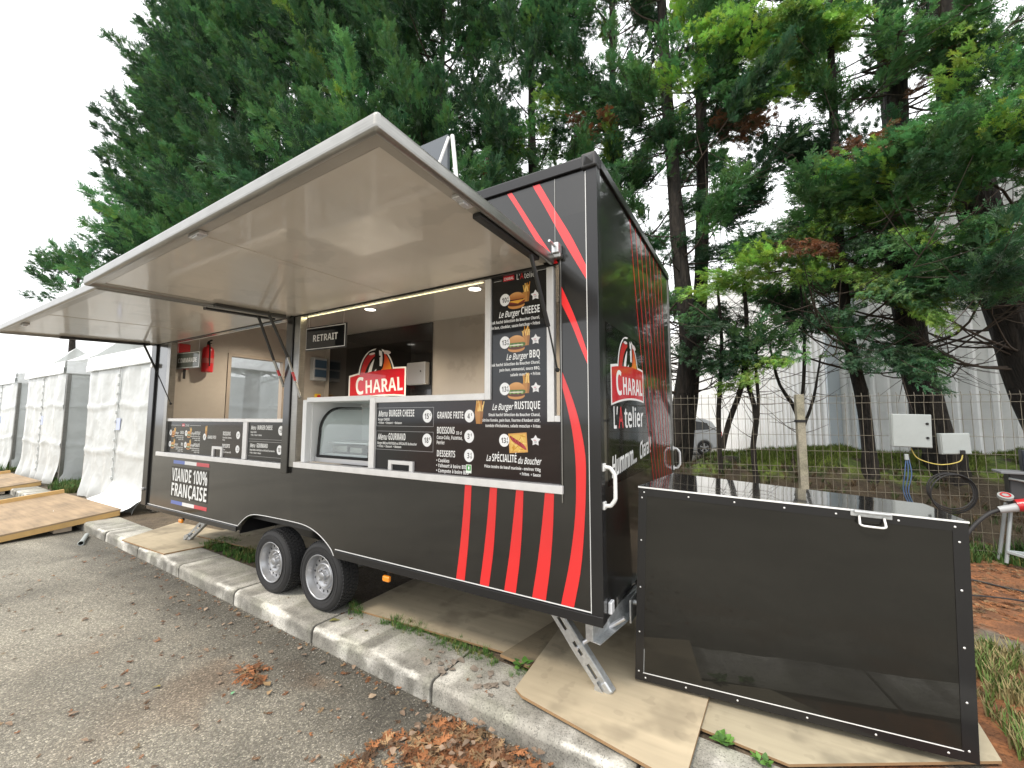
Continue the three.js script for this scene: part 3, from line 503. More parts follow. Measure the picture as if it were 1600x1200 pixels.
  const blue = P([0.06, 0.13, 0.48], 0.3, { clearcoat: 0.8 }), wht = P([0.8, 0.8, 0.8], 0.3, { clearcoat: 0.8 }), rd = P([0.6, 0.03, 0.06], 0.3, { clearcoat: 0.8 });
  for (const y of [1.122, 0.65]) [blue, wht, rd].forEach((m, i) => part('flag_bar', [box(-5.3 + i * 0.288, -5.012 + i * 0.288, y - 0.02, y + 0.02, 0.0004, 0.0022)], m, T));
  // interior
  part('ceiling', [box(-5.9, -0.045, 3.1, 3.14, -2.4, -0.042)], M.ceiling, T);
  part('interior_floor', [box(-5.9, -0.045, 0.585, 0.62, -2.4, -0.25)], M.satin, T);
  part('interior_wall', [box(-5.9, -3.345, 0.621, 3.099, -2.42, -2.39), box(-5.905, -5.875, 0.621, 3.099, -0.79, -0.045), box(-5.905, -5.875, 0.621, 3.099, -2.389, -1.66), box(-5.905, -5.875, 2.6, 3.099, -1.659, -0.791)], M.beige, T);
  part('interior_wall', [box(-3.344, -0.045, 0.621, 3.099, -2.42, -2.39), box(-0.075, -0.045, 0.621, 3.099, -2.389, -0.045)], M.greyWall, T);
  part('interior_lining', [box(-5.87, -0.08, 2.63, 3.095, -0.075, -0.044)], M.beige, T);
  part('door_frame', [box(-5.96, -5.86, 0.6, 2.6, -0.84, -0.795), box(-5.96, -5.86, 0.6, 2.6, -1.66, -1.615), box(-5.96, -5.86, 2.555, 2.6, -1.615, -0.84)], S([0.34, 0.29, 0.24], 0.5), T);
  part('logo_panel', [box(-5.72, -3.345, 1.0, 3.085, -2.388, -2.37)], P([0.007, 0.007, 0.007], 0.16, { clearcoat: 1, clearcoatRoughness: 0.03 }), T);
  part('logo_print', printQuad(1.5, 1.28).translate(-4.52, 2.2, -2.368), printMat(logoWall), T, undefined, true);
  part('counter', [box(-5.8, -0.1, 0.63, 1.17, -0.72, -0.09)], M.satin, T);
  part('worktop', [box(-5.8, -0.1, 1.171, 1.2, -0.74, -0.05)], S([0.3, 0.29, 0.28], 0.5), T);
  part('back_counter', [box(-5.6, -0.1, 0.63, 1.5, -2.35, -1.75)], M.steel, T);
  // hatch frames
  part('sill', [box(-2.875, -0.226, 1.2, 1.25, -0.045, 0.02, 0.004)], M.frame, T);
  part('sill', [box(-5.77, -3.06, 1.175, 1.225, -0.045, 0.02, 0.004)], M.frame, T);
  part('post', [box(-3.055, -2.955, 1.14, 2.6, -0.05, 0.03, 0.006)], M.gloss, T);
  part('post', [box(-2.95, -2.86, 1.2, 2.6, -0.05, 0.016, 0.005)], M.alu, T);
  part('jamb', [box(-5.64, -5.56, 1.226, 2.6, -0.06, 0.012, 0.004)], M.alu, T);
  part('jamb', [box(-0.245, -0.2345, 1.251, 2.6, -0.2, -0.001)], M.trim, T);
  part('inner_jamb', [box(-0.29, -0.2365, 1.665, 2.6, -0.3, -0.24)], S([0.4, 0.36, 0.25], 0.3, { metalness: 0.6 }), T);
  part('menu_frame', [box(-0.802, -0.756, 1.77, 2.6, -0.05, -0.008, 0.003)], M.frame, T);
  part('menu_frame', [box(-1.855, -0.803, 1.77, 1.816, -0.05, -0.008, 0.003)], M.frame, T);
  part('menu_frame', [box(-1.918, -1.856, 1.251, 1.816, -0.05, -0.006, 0.003)], M.frame, T);
  part('menu_frame', [box(-0.336, -0.288, 1.625, 2.6, -0.05, -0.008, 0.003)], M.frame, T);
  part('menu_frame', [box(-0.287, -0.236, 1.625, 1.663, -0.05, -0.008, 0.003)], M.frame, T);
  const { c, X0, Y1, w, h } = menuPrint;
  const ms = shapeOf([[-1.857, 1.25], [-0.236, 1.25], [-0.236, 1.64], [-0.336, 1.64], [-0.336, 2.6], [-0.757, 2.6], [-0.757, 1.77], [-1.857, 1.77]]);
  const sh = new THREE.Path(); sh.moveTo(-1.66, 1.25); sh.lineTo(-1.66, 1.297); sh.lineTo(-1.468, 1.297); sh.lineTo(-1.468, 1.25); sh.closePath();
  const mg = new THREE.ShapeGeometry(ms), mu = mg.attributes.uv, mp = mg.attributes.position;
  for (let i = 0; i < mu.count; i++) mu.setXY(i, (mp.getX(i) - X0) / w, 1 - (Y1 - mp.getY(i)) / h);
  part('menu_board', mg.translate(0, 0, -0.026), printMat(c), T, 'L-shaped black menu board with burgers and prices', true);
  part('menu_backing', [box(-1.857, -0.337, 1.25, 1.769, -0.05, -0.029), box(-0.756, -0.337, 1.77, 2.6, -0.05, -0.029)], M.satin, T);
  const slot = (x0, x1, y0, y1) => { const q = part('ticket_slot', [box(x0, x0 + 0.034, y0, y1, -0.03, -0.004, 0.003), box(x1 - 0.034, x1, y0, y1, -0.03, -0.004, 0.003), box(x0 + 0.034, x1 - 0.034, y1 - 0.03, y1, -0.03, -0.004, 0.003)], M.frame, T); part('opening', [box(x0 + 0.034, x1 - 0.034, y0, y1 - 0.03, -0.025, -0.021)], M.dark, q); };
  slot(-1.692, -1.438, 1.25, 1.325); slot(-4.42, -4.2, 1.226, 1.337);
  part('rail', [box(-5.56, -3.06, 1.605, 1.64, -0.05, -0.004, 0.003)], M.frame, T);
  part('divider', [box(-3.8, -3.725, 1.226, 1.604, -0.05, -0.004, 0.003)], M.frame, T);
  part('menu_board', printQuad(1.75, 0.378).translate(-4.675, 1.415, -0.02), printMat(orderPrint), T, 'wide order menu board on the left hatch', true);
  part('menu_board', printQuad(0.66, 0.378).translate(-3.393, 1.415, -0.02), printMat(menusPrint), T, 'small board with two set menus on the left hatch', true);
  part('menu_backing', [box(-5.55, -3.061, 1.226, 1.604, -0.05, -0.024)], M.satin, T);
  part('hinge_profile', [box(-5.95, -0.215, 2.627, 2.66, 0.001, 0.045, 0.008)], M.alu, T);
  part('hinge_bracket', [box(-0.268, -0.222, 2.655, 2.72, 0.004, 0.06, 0.006), rod([-0.25, 2.7, 0.05], [-0.245, 2.7, 0.14], 0.008)], M.galv, T);
  // lamps: strip along the hinge and four downlights
  const glow = S([1, 1, 1], 0.5, { emissive: new THREE.Color(1, 0.9, 0.45), emissiveIntensity: 0.75 });
  part('led_strip', [box(-2.86, -0.85, 2.6, 2.608, -0.06, -0.052)], glow, T);
  const lampMat = S([1, 1, 1], 0.5, { emissive: new THREE.Color(1, 0.96, 0.86), emissiveIntensity: 3 });
  for (const [x, z] of [[-3.6, -1.42], [-1.88, -1.4], [-5.0, -1.1], [-0.6, -1.4]]) {
    const d = part('downlight', [new THREE.TorusGeometry(0.075, 0.012, 8, 24).rotateX(Math.PI / 2).translate(x, 3.098, z)], M.steel, T);
    part('diffuser', [new THREE.CylinderGeometry(0.068, 0.068, 0.012, 24).translate(x, 3.095, z)], lampMat, d);
    const l = new THREE.SpotLight(0xfff0d8, 8.5, 0, 1.25, 0.5, 2); l.position.set(x, 3.08, z); l.target.position.set(x, 0.5, z); l.shadow.radius = 3; l.castShadow = true; scene.add(l, l.target);
  }
  { RectAreaLightUniformsLib.init(); const l = new THREE.RectAreaLight(0xffedb8, 9, 2.0, 0.012); l.position.set(-1.855, 2.596, -0.055); l.lookAt(-1.855, 2.0, 0.5); scene.add(l); }
  part('strip_lamp', [box(-5.55, -3.2, 2.598, 2.606, -0.06, -0.05)], M.white, T);
  // serving counter display with curved glass
  const wht2 = P([0.78, 0.79, 0.79], 0.3);
  const dc = part('display_case', [box(-2.8, -2.745, 1.251, 1.812, -0.06, -0.004, 0.004), box(-2.744, -1.919, 1.79, 1.832, -0.62, -0.004, 0.004), box(-2.75, -2.735, 1.251, 1.79, -0.62, -0.061), box(-1.94, -1.92, 1.251, 1.79, -0.62, -0.061), box(-2.735, -1.94, 1.251, 1.79, -0.64, -0.621)], wht2, T);
  part('display_base', [box(-2.73, -1.945, 1.251, 1.3, -0.6, -0.09)], M.steel, dc);
  const prof = []; for (let i = 0; i <= 14; i++) { const a = i / 14 * Math.PI / 2; prof.push([-0.1 - 0.2 * (1 - Math.cos(a)), 1.52 + 0.22 * Math.sin(a)]); }
  const gp = [[-0.085, 1.3], [-0.1, 1.52], ...prof.slice(1), [-0.55, 1.742]];
  const strip = (x0, x1) => { const pos = [], idx = []; gp.forEach(([z, y], i) => { pos.push(x0, y, z, x1, y, z); if (i) { const k2 = 2 * i; idx.push(k2 - 2, k2 - 1, k2, k2 - 1, k2 + 1, k2); } }); const g = new THREE.BufferGeometry(); g.setAttribute('position', new THREE.Float32BufferAttribute(pos, 3)); g.setIndex(idx); g.computeVertexNormals(); return g; };
  part('curved_glass', strip(-2.66, -2.01), P([0.85, 0.93, 0.92], 0.02, { transmission: 0.82, thickness: 0, side: THREE.DoubleSide, clearcoat: 1, clearcoatRoughness: 0.02 }), dc);
  part('glass_trim', [tube(gp.map(([z, y]) => [-2.67, y, z]), 0.014, 40, 6), tube(gp.map(([z, y]) => [-2.0, y, z]), 0.012, 40, 6), rod([-2.67, 1.305, -0.08], [-2.0, 1.305, -0.08], 0.012)], M.dark, dc);
  part('display_shelf', [box(-2.64, -2.03, 1.42, 1.432, -0.5, -0.16), box(-2.64, -2.03, 1.3, 1.33, -0.56, -0.12)], M.steel, dc);
  part('food_tray', [box(-2.6, -2.4, 1.335, 1.4, -0.4, -0.18, 0.01), box(-2.36, -2.2, 1.335, 1.39, -0.4, -0.18, 0.01)], M.alu, dc);
  // hatch flaps
  const warpR = (g) => { const p = g.attributes.position; for (let i = 0; i < p.count; i++) { const s2 = clamp((p.getX(i) + 3.05) / 2.78), t = p.getZ(i) / 1.42; p.setY(i, p.getY(i) + 0.004 * s2 + t * lerp(-0.07, -0.003, s2)); } g.computeVertexNormals(); return g; };
  const warpL = (g) => { const p = g.attributes.position; for (let i = 0; i < p.count; i++) p.setY(i, p.getY(i) - 0.068 * p.getZ(i) / 1.36); g.computeVertexNormals(); return g; };
  const flap = (x0, x1, zo, warp) => {
    const cut = (g) => warp(merged(g));
    const sub = (a0, a1, b0, b1, c0, c1, r) => box(a0, a1, b0, b1, c0, c1, r);
    const f = part('hatch_flap', cut([sub(x0 + 0.03, x1 - 0.03, 2.618, 2.65, 0.05, zo - 0.03)]), M.gloss, T);
    const under = new THREE.BoxGeometry(x1 - x0 - 0.16, 0.004, zo - 0.1, 12, 1, 8).translate((x0 + x1) / 2, 2.613, (zo - 0.08) / 2);
    part('underside', cut([under]), M.under, f);
    for (const sx of x1 - x0 > 2.8 && x1 > -1 ? [0.36, 0.68] : [0.5]) part('seam', cut([sub(lerp(x0, x1, sx) - 0.016, lerp(x0, x1, sx) + 0.016, 2.6085, 2.611, 0.02, zo - 0.086)]), M.under, f);
    part('rim', cut([sub(x0 + 0.03, x0 + 0.085, 2.607, 2.6165, 0.05, zo - 0.03), sub(x1 - 0.085, x1 - 0.03, 2.607, 2.6165, 0.05, zo - 0.03), sub(x0 + 0.085, x1 - 0.085, 2.607, 2.6165, zo - 0.085, zo - 0.03)]), M.underRim, f);
    part('edge_profile', cut([sub(x0, x0 + 0.034, 2.59, 2.655, 0.02, zo, 0.016), sub(x1 - 0.034, x1, 2.59, 2.655, 0.02, zo, 0.016), sub(x0 + 0.0, x1, 2.592, 2.657, zo - 0.032, zo + 0.002, 0.016)]), M.alu, f);
    return { f, cut };
  };
  const R = flap(-3.045, -0.262, 1.425, warpR), L = flap(-6.02, -3.075, 1.36, warpL);
  const latch = (x, z, q) => q.cut([box(x - 0.055, x + 0.055, 2.588, 2.606, z - 0.022, z + 0.022, 0.004), box(x - 0.02, x + 0.03, 2.578, 2.589, z - 0.012, z + 0.02, 0.003)]);
  part('latch', latch(-1.62, 1.36, R), M.steel, R.f); part('latch', R.cut([box(-0.325, -0.285, 2.588, 2.606, 0.85, 0.96, 0.004), box(-0.318, -0.29, 2.578, 2.589, 0.88, 0.92, 0.003)]), M.steel, R.f); part('latch', latch(-5.2, 1.29, L), M.steel, L.f);
  part('strut_rail', R.cut([box(-0.345, -0.298, 2.58, 2.606, 0.16, 0.78, 0.006)]), M.satin, R.f);
  part('strut_rail', R.cut([box(-3.0, -2.95, 2.58, 2.606, 0.1, 0.68, 0.006)]), M.satin, R.f);
  part('strut_rail', L.cut([box(-3.17, -3.12, 2.58, 2.606, 0.1, 0.68, 0.006)]), M.satin, L.f);
  part('strut_rail', L.cut([box(-5.97, -5.92, 2.58, 2.606, 0.1, 0.9, 0.006)]), M.satin, L.f);
  // gas struts
  const strut = (a, m, b, light) => { const g = part('gas_strut', [rod(a, m, 0.0125)], M.satin, T); part('strut_rod', [rod(m, b, light ? 0.012 : 0.0055), new THREE.SphereGeometry(0.014, 10, 8).translate(...b)], light ? M.alu : M.dark, g); if (light) part('warning_sticker', [rod(m.map((v, i) => lerp(v, b[i], 0.38)), m.map((v, i) => lerp(v, b[i], 0.6)), 0.0126)], M.redPlastic, g); };
  strut([-0.31, 2.6, 0.26], [-0.3, 2.207, 0.04], [-0.255, 1.94, 0.012]);
  strut([-3.12, 2.6, 0.27], [-3.1, 2.185, 0.109], [-3.075, 1.95, 0.02], true);
  strut([-2.97, 2.6, 0.26], [-2.93, 2.206, 0.079], [-2.81, 1.838, 0.018], true);
  strut([-5.92, 2.59, 0.17], [-5.7, 2.25, 0.1], [-5.46, 1.82, 0.01]);
  // wheel housing, chassis
  part('wheel_housing', [box(-3.86, -2.2, 0.72, 0.735, -0.42, -0.041), box(-3.86, -2.2, 0.42, 0.72, -0.44, -0.425)], M.trim, T);
  part('wheel_housing', [box(-3.84, -3.82, 0.47, 0.72, -0.42, -0.041)], M.trim, T);
  part('chassis', [box(-5.9, -0.1, 0.47, 0.584, -2.4, -0.45), box(-5.9, -3.86, 0.505, 0.584, -0.45, -0.045), box(-2.2, -0.05, 0.505, 0.584, -0.45, -0.045), box(-5.6, -0.3, 0.38, 0.47, -0.7, -0.62), box(-5.6, -0.3, 0.38, 0.47, -1.9, -1.82)], M.dark, T);
  part('axle', [rod([-3.23, 0.288, -0.2], [-3.23, 0.288, -2.25], 0.04), rod([-2.51, 0.288, -0.2], [-2.51, 0.288, -2.25], 0.04)], M.galv, T);
  const tyreP = [[0.176, -0.005], [0.2, 0.0], [0.235, 0.008], [0.262, 0.006], [0.278, -0.012], [0.286, -0.035], [0.287, -0.1], [0.286, -0.155], [0.276, -0.182], [0.25, -0.19], [0.176, -0.18]];
  const tyreG = new THREE.LatheGeometry(tyreP.map(([r, z]) => new THREE.Vector2(r, z)), 64).rotateX(Math.PI / 2);
  const ribG = [0.192, 0.215, 0.246].map((r) => new THREE.TorusGeometry(r, 0.0022, 5, 64).translate(0, 0, r < 0.2 ? -0.001 : r < 0.23 ? 0.004 : 0.009));
  const blocks = []; { const r = rng(6); for (let j = 0; j < 5; j++) for (let i = 0; i < 58; i++) { const a = (i + (j % 2) * 0.5) / 58 * Math.PI * 2, b = new THREE.BoxGeometry(0.021, 0.012, 0.024); b.rotateY((r() - 0.5) * 0.2 + (j % 2 ? 0.2 : -0.2)); b.translate(0, j === 0 || j === 4 ? 0.285 : 0.289, -0.03 - j * 0.0315); if (j === 0) b.rotateX(0); b.rotateZ(a); blocks.push(b); } }
  const rimG = new THREE.LatheGeometry([[0.182, 0.0], [0.186, 0.006], [0.18, 0.009], [0.172, 0.002], [0.168, -0.03], [0.158, -0.04], [0.156, -0.075]].map(([r, z]) => new THREE.Vector2(r, z)), 56).rotateX(Math.PI / 2);
  const discS = new THREE.Shape(); discS.absarc(0, 0, 0.158, 0, Math.PI * 2); for (let i = 0; i < 16; i++) { const a = i / 16 * Math.PI * 2, hp = new THREE.Path(); hp.absellipse(0.137 * Math.cos(a), 0.137 * Math.sin(a), 0.0125, 0.009, 0, Math.PI * 2, false, a); discS.holes.push(hp); } { const hp = new THREE.Path(); hp.absarc(0, 0, 0.112, 0, Math.PI * 2); discS.holes.push(hp); }
  const discG = new THREE.ExtrudeGeometry(discS, { depth: 0.004, bevelEnabled: false, curveSegments: 32 }).translate(0, 0, -0.058);
  const hubG = new THREE.LatheGeometry([[0.114, -0.056], [0.106, -0.036], [0.094, -0.03], [0.082, -0.04], [0.064, -0.046], [0.05, -0.05], [0.036, -0.05], [0.034, -0.02], [0.026, -0.012], [0, -0.011]].map(([r, z]) => new THREE.Vector2(r, z)), 48).rotateX(Math.PI / 2);
  const boltG = []; for (let i = 0; i < 5; i++) { const a = i / 5 * Math.PI * 2 + 0.3; boltG.push(new THREE.CylinderGeometry(0.0095, 0.011, 0.018, 6).rotateX(Math.PI / 2).translate(0.062 * Math.cos(a), 0.062 * Math.sin(a), -0.036)); }
  const fix = (g) => { g.computeVertexNormals(); return g; };
  for (const [x, spin] of [[-3.235, 0.4], [-2.51, 1.1]]) {
    const wl = new THREE.Group(); wl.name = 'wheel'; wl.position.set(x, 0.289, -0.035); wl.rotation.z = spin; T.add(wl);
    part('tyre', [tyreG, ...ribG], S([0.022, 0.022, 0.023], 0.72, { side: THREE.DoubleSide }), wl); part('tread', blocks, M.rubber, wl);
    const rm = part('rim', [rimG, fix(discG)], Object.assign(M.rim, { side: THREE.DoubleSide }), wl); part('hub', [hubG], M.rim, wl); for (const b of boltG) part('wheel_bolt', [b], M.steel, wl);
    part('brake_drum', [new THREE.CylinderGeometry(0.152, 0.152, 0.05, 32).rotateX(Math.PI / 2).translate(0, 0, -0.094)], M.dark, wl);
    part('valve', [rod([0.15, 0.05, -0.02], [0.138, 0.046, 0.0], 0.005)], M.dark, wl);
  }
  // lamps, handles, corner steadies, crossmember
  const amber = (x, y) => { const q = part('marker_lamp', [box(x - 0.035, x + 0.035, y - 0.022, y + 0.022, -0.03, 0.002, 0.012)], M.amber, T); part('lamp_bracket', [box(x - 0.012, x + 0.012, y, 0.51, -0.045, -0.031)], M.dark, q); };
  amber(-1.684, 0.438); amber(-5.05, 0.45);
  { const q = part('corner_lamp', [box(0.0075, 0.03, 0.545, 0.61, -0.125, -0.068, 0.006)], M.clear, T); part('lamp_base', [box(0.0005, 0.0072, 0.538, 0.617, -0.132, -0.061)], M.satin, q); }
  const handle = (z, y0, y1) => part('grab_handle', [tube([[0.006, y1, z], [0.045, y1 - 0.005, z], [0.072, y1 - 0.045, z], [0.072, y0 + 0.045, z], [0.045, y0 + 0.005, z], [0.006, y0, z]], 0.0115, 60, 8, 0.15), box(0.005, 0.016, y1 - 0.025, y1 + 0.02, z - 0.022, z + 0.022, 0.004), box(0.005, 0.016, y0 - 0.02, y0 + 0.025, z - 0.022, z + 0.022, 0.004)], M.white, T);
  handle(-0.035, 1.15, 1.37); handle(-2.41, 1.12, 1.33);
  const leg = (px, pz, base, ang, mirror) => {
    const Lg = 0.62, sl = shapeOf([[-0.036, 0], [0.036, 0], [0.042, Lg * 0.5], [0.03, Lg], [-0.03, Lg], [-0.042, Lg * 0.5]]);
    for (const y of [0.1, 0.24, 0.4, 0.5]) { const hp = new THREE.Path(); hp.moveTo(-0.011, y); hp.lineTo(0.011, y); hp.lineTo(0.011, y + 0.085); hp.lineTo(-0.011, y + 0.085); hp.closePath(); sl.holes.push(hp); }
    const w = new THREE.Group(); w.name = 'corner_steady'; w.position.set(px, base, pz); w.rotation.set(0, mirror ? 0.25 : -0.1, ang); T.add(w);
    part('steady_leg', [fix(extrude(sl, 0.005)), box(-0.043, -0.037, 0, Lg, -0.045, 0), box(0.037, 0.043, 0, Lg, -0.045, 0)], M.galv, w);
    part('steady_foot', [new THREE.CylinderGeometry(0.05, 0.055, 0.07, 20, 1, false, 0, Math.PI).rotateX(Math.PI / 2).rotateZ(Math.PI).translate(0, 0.035, -0.01), box(-0.045, 0.045, 0.0, 0.07, -0.05, 0.012, 0.012)], M.galv, w);
    part('steady_pin', [rod([0, Lg * 0.46, -0.05], [0, Lg * 0.46, 0.02], 0.012)], M.steel, w);
    return w;
  };
  leg(-0.045, -0.2, 0.022, 0.74, false);
  part('steady_screw', [rod([-0.215, 0.255, -0.24], [0.03, 0.43, -0.32], 0.014)], M.steel, T);
  leg(-5.88, -0.42, 0.022, -0.86, true);
  part('crossmember', [bar([-0.115, 0.415, -0.09], [0.05, 0.43, -0.95], 0.05, 0.11), bar([-0.09, 0.36, -0.09], [0.075, 0.375, -0.95], 0.09, 0.006)], M.galv, T);
  part('coupling_plate', [box(0.035, 0.045, 0.36, 0.5, -0.75, -0.42), new THREE.CylinderGeometry(0.018, 0.018, 0.02, 6).rotateZ(Math.PI / 2).translate(0.055, 0.46, -0.5)], M.galv, T);
  part('drawbar', [bar([-0.5, 0.42, -0.8], [1.2, 0.4, -1.0], 0.07, 0.1)], M.galv, T);
  // raised roof hatch
  part('roof_hatch', [box(-2.75, -1.64, 3.222, 4.34, -0.64, -0.6, 0.006)], S([0.1, 0.115, 0.135], 0.4), T);
  part('hatch_stay', [rod([-1.6, 4.32, -0.62], [-1.38, 3.22, -0.5], 0.02)], M.white, T);
  part('hatch_stay', [rod([-1.63, 4.3, -0.6], [-1.66, 3.22, -0.2], 0.014)], M.white, T);
}

// ---------------------------------------------------------------- things in and on the trailer
{
  const sign = (name, label, x, y, z, w, h, turn, print, grey) => {
    const t = thing(name, label, 'sign', [x, y, z], turn);
    part('sign_board', [box(-w / 2, w / 2, 0, h, -0.006, 0.006, 0.002)], grey ? S([0.16, 0.17, 0.155], 0.3) : M.satin, t);
    part('lettering', printQuad(w * 0.985, h * 0.97).translate(0, h / 2, 0.0075), printMat(print), t, undefined, true);
    for (const s of [-1, 1]) part('hanging_wire', [rod([s * w * 0.42, h, 0], [s * w * 0.42, 3.1 - y, 0], 0.0022, 0.0022, 5)], M.steel, t);
  };
  sign('pickup_sign', 'black hanging sign reading RETRAIT over the right hatch', -2.93, 2.335, -0.3, 0.6, 0.245, 0.06, signPrint('RETRAIT', '#17181a', '#efefef'));
  sign('order_sign', 'grey hanging sign reading COMMANDE beside the fire extinguisher', -5.465, 2.275, -0.14, 0.52, 0.215, 0.12, signPrint('COMMANDE', '#6b7068', '#f4f4f0'), true);
  const e = thing('fire_extinguisher', 'red fire extinguisher on the left inside wall of the trailer', 'fire extinguisher', [-5.79, 2.28, -0.5]);
  part('cylinder', [new THREE.LatheGeometry([[0, 0], [0.062, 0], [0.07, 0.01], [0.07, 0.3], [0.055, 0.345], [0.025, 0.365], [0.025, 0.385], [0, 0.385]].map((p) => new THREE.Vector2(...p)), 28)], M.redPlastic, e);
  part('valve', [new THREE.CylinderGeometry(0.018, 0.02, 0.04, 12).translate(0, 0.405, 0), bar([-0.01, 0.43, 0], [0.09, 0.445, 0], 0.02, 0.012), bar([-0.01, 0.405, 0], [0.08, 0.4, 0], 0.018, 0.01)], M.dark, e);
  part('hose', [tube([[0.03, 0.4, 0], [0.09, 0.35, 0.02], [0.1, 0.2, 0.02], [0.085, 0.08, 0.01]], 0.009, 24, 6)], M.dark, e);
  part('label_band', [new THREE.CylinderGeometry(0.0705, 0.0705, 0.07, 28, 1, true).translate(0, 0.16, 0)], S([0.4, 0.1, 0.09], 0.5), e);
  const b = thing('fire_blanket_box', 'red fire blanket box with two black pull tabs on the inside wall', 'fire blanket box', [-5.86, 2.3, -0.2]);
  part('case', [box(0, 0.05, 0, 0.34, -0.1, 0.1, 0.012)], M.redPlastic, b); part('pull_tab', [box(0.02, 0.024, -0.13, 0, -0.07, -0.04)], M.dark, b); part('pull_tab', [box(0.02, 0.024, -0.13, 0, 0.04, 0.07)], M.dark, b);
  const el = thing('control_box', 'grey electrical panel with blue covers on the inside wall', 'electrical panel', [-5.875, 2.3, -2.22]);
  part('case', [box(0, 0.1, 0, 0.4, -0.14, 0.12, 0.01)], M.greyPlastic, el); part('cover', [box(0.1, 0.12, 0.06, 0.19, -0.12, 0.1, 0.006)], S([0.05, 0.09, 0.14], 0.3), el); part('cover', [box(0.1, 0.12, 0.22, 0.36, -0.12, 0.1, 0.006)], S([0.05, 0.09, 0.14], 0.3), el);
  const st = thing('emergency_stop', 'small yellow emergency stop button below the inside electrical panel', 'switch', [-5.875, 1.98, -2.25]);
  part('case', [box(0, 0.05, 0, 0.09, -0.05, 0.05, 0.01)], S([0.75, 0.48, 0.03], 0.4), st); part('button', [new THREE.CylinderGeometry(0.024, 0.028, 0.03, 16).rotateZ(-Math.PI / 2).translate(0.065, 0.045, 0)], M.redPlastic, st);
  const dp = thing('towel_dispenser', 'square steel dispenser on the black wall right of the inside logo', 'dispenser', [-3.56, 2.14, -2.37]);
  part('case', [box(-0.19, 0.19, 0, 0.34, 0, 0.11, 0.02)], S([0.5, 0.5, 0.5], 0.28, { metalness: 0.9 }), dp); part('lock', [new THREE.CylinderGeometry(0.012, 0.012, 0.01, 10).rotateX(Math.PI / 2).translate(0.1, 0.2, 0.112)], M.dark, dp);
}

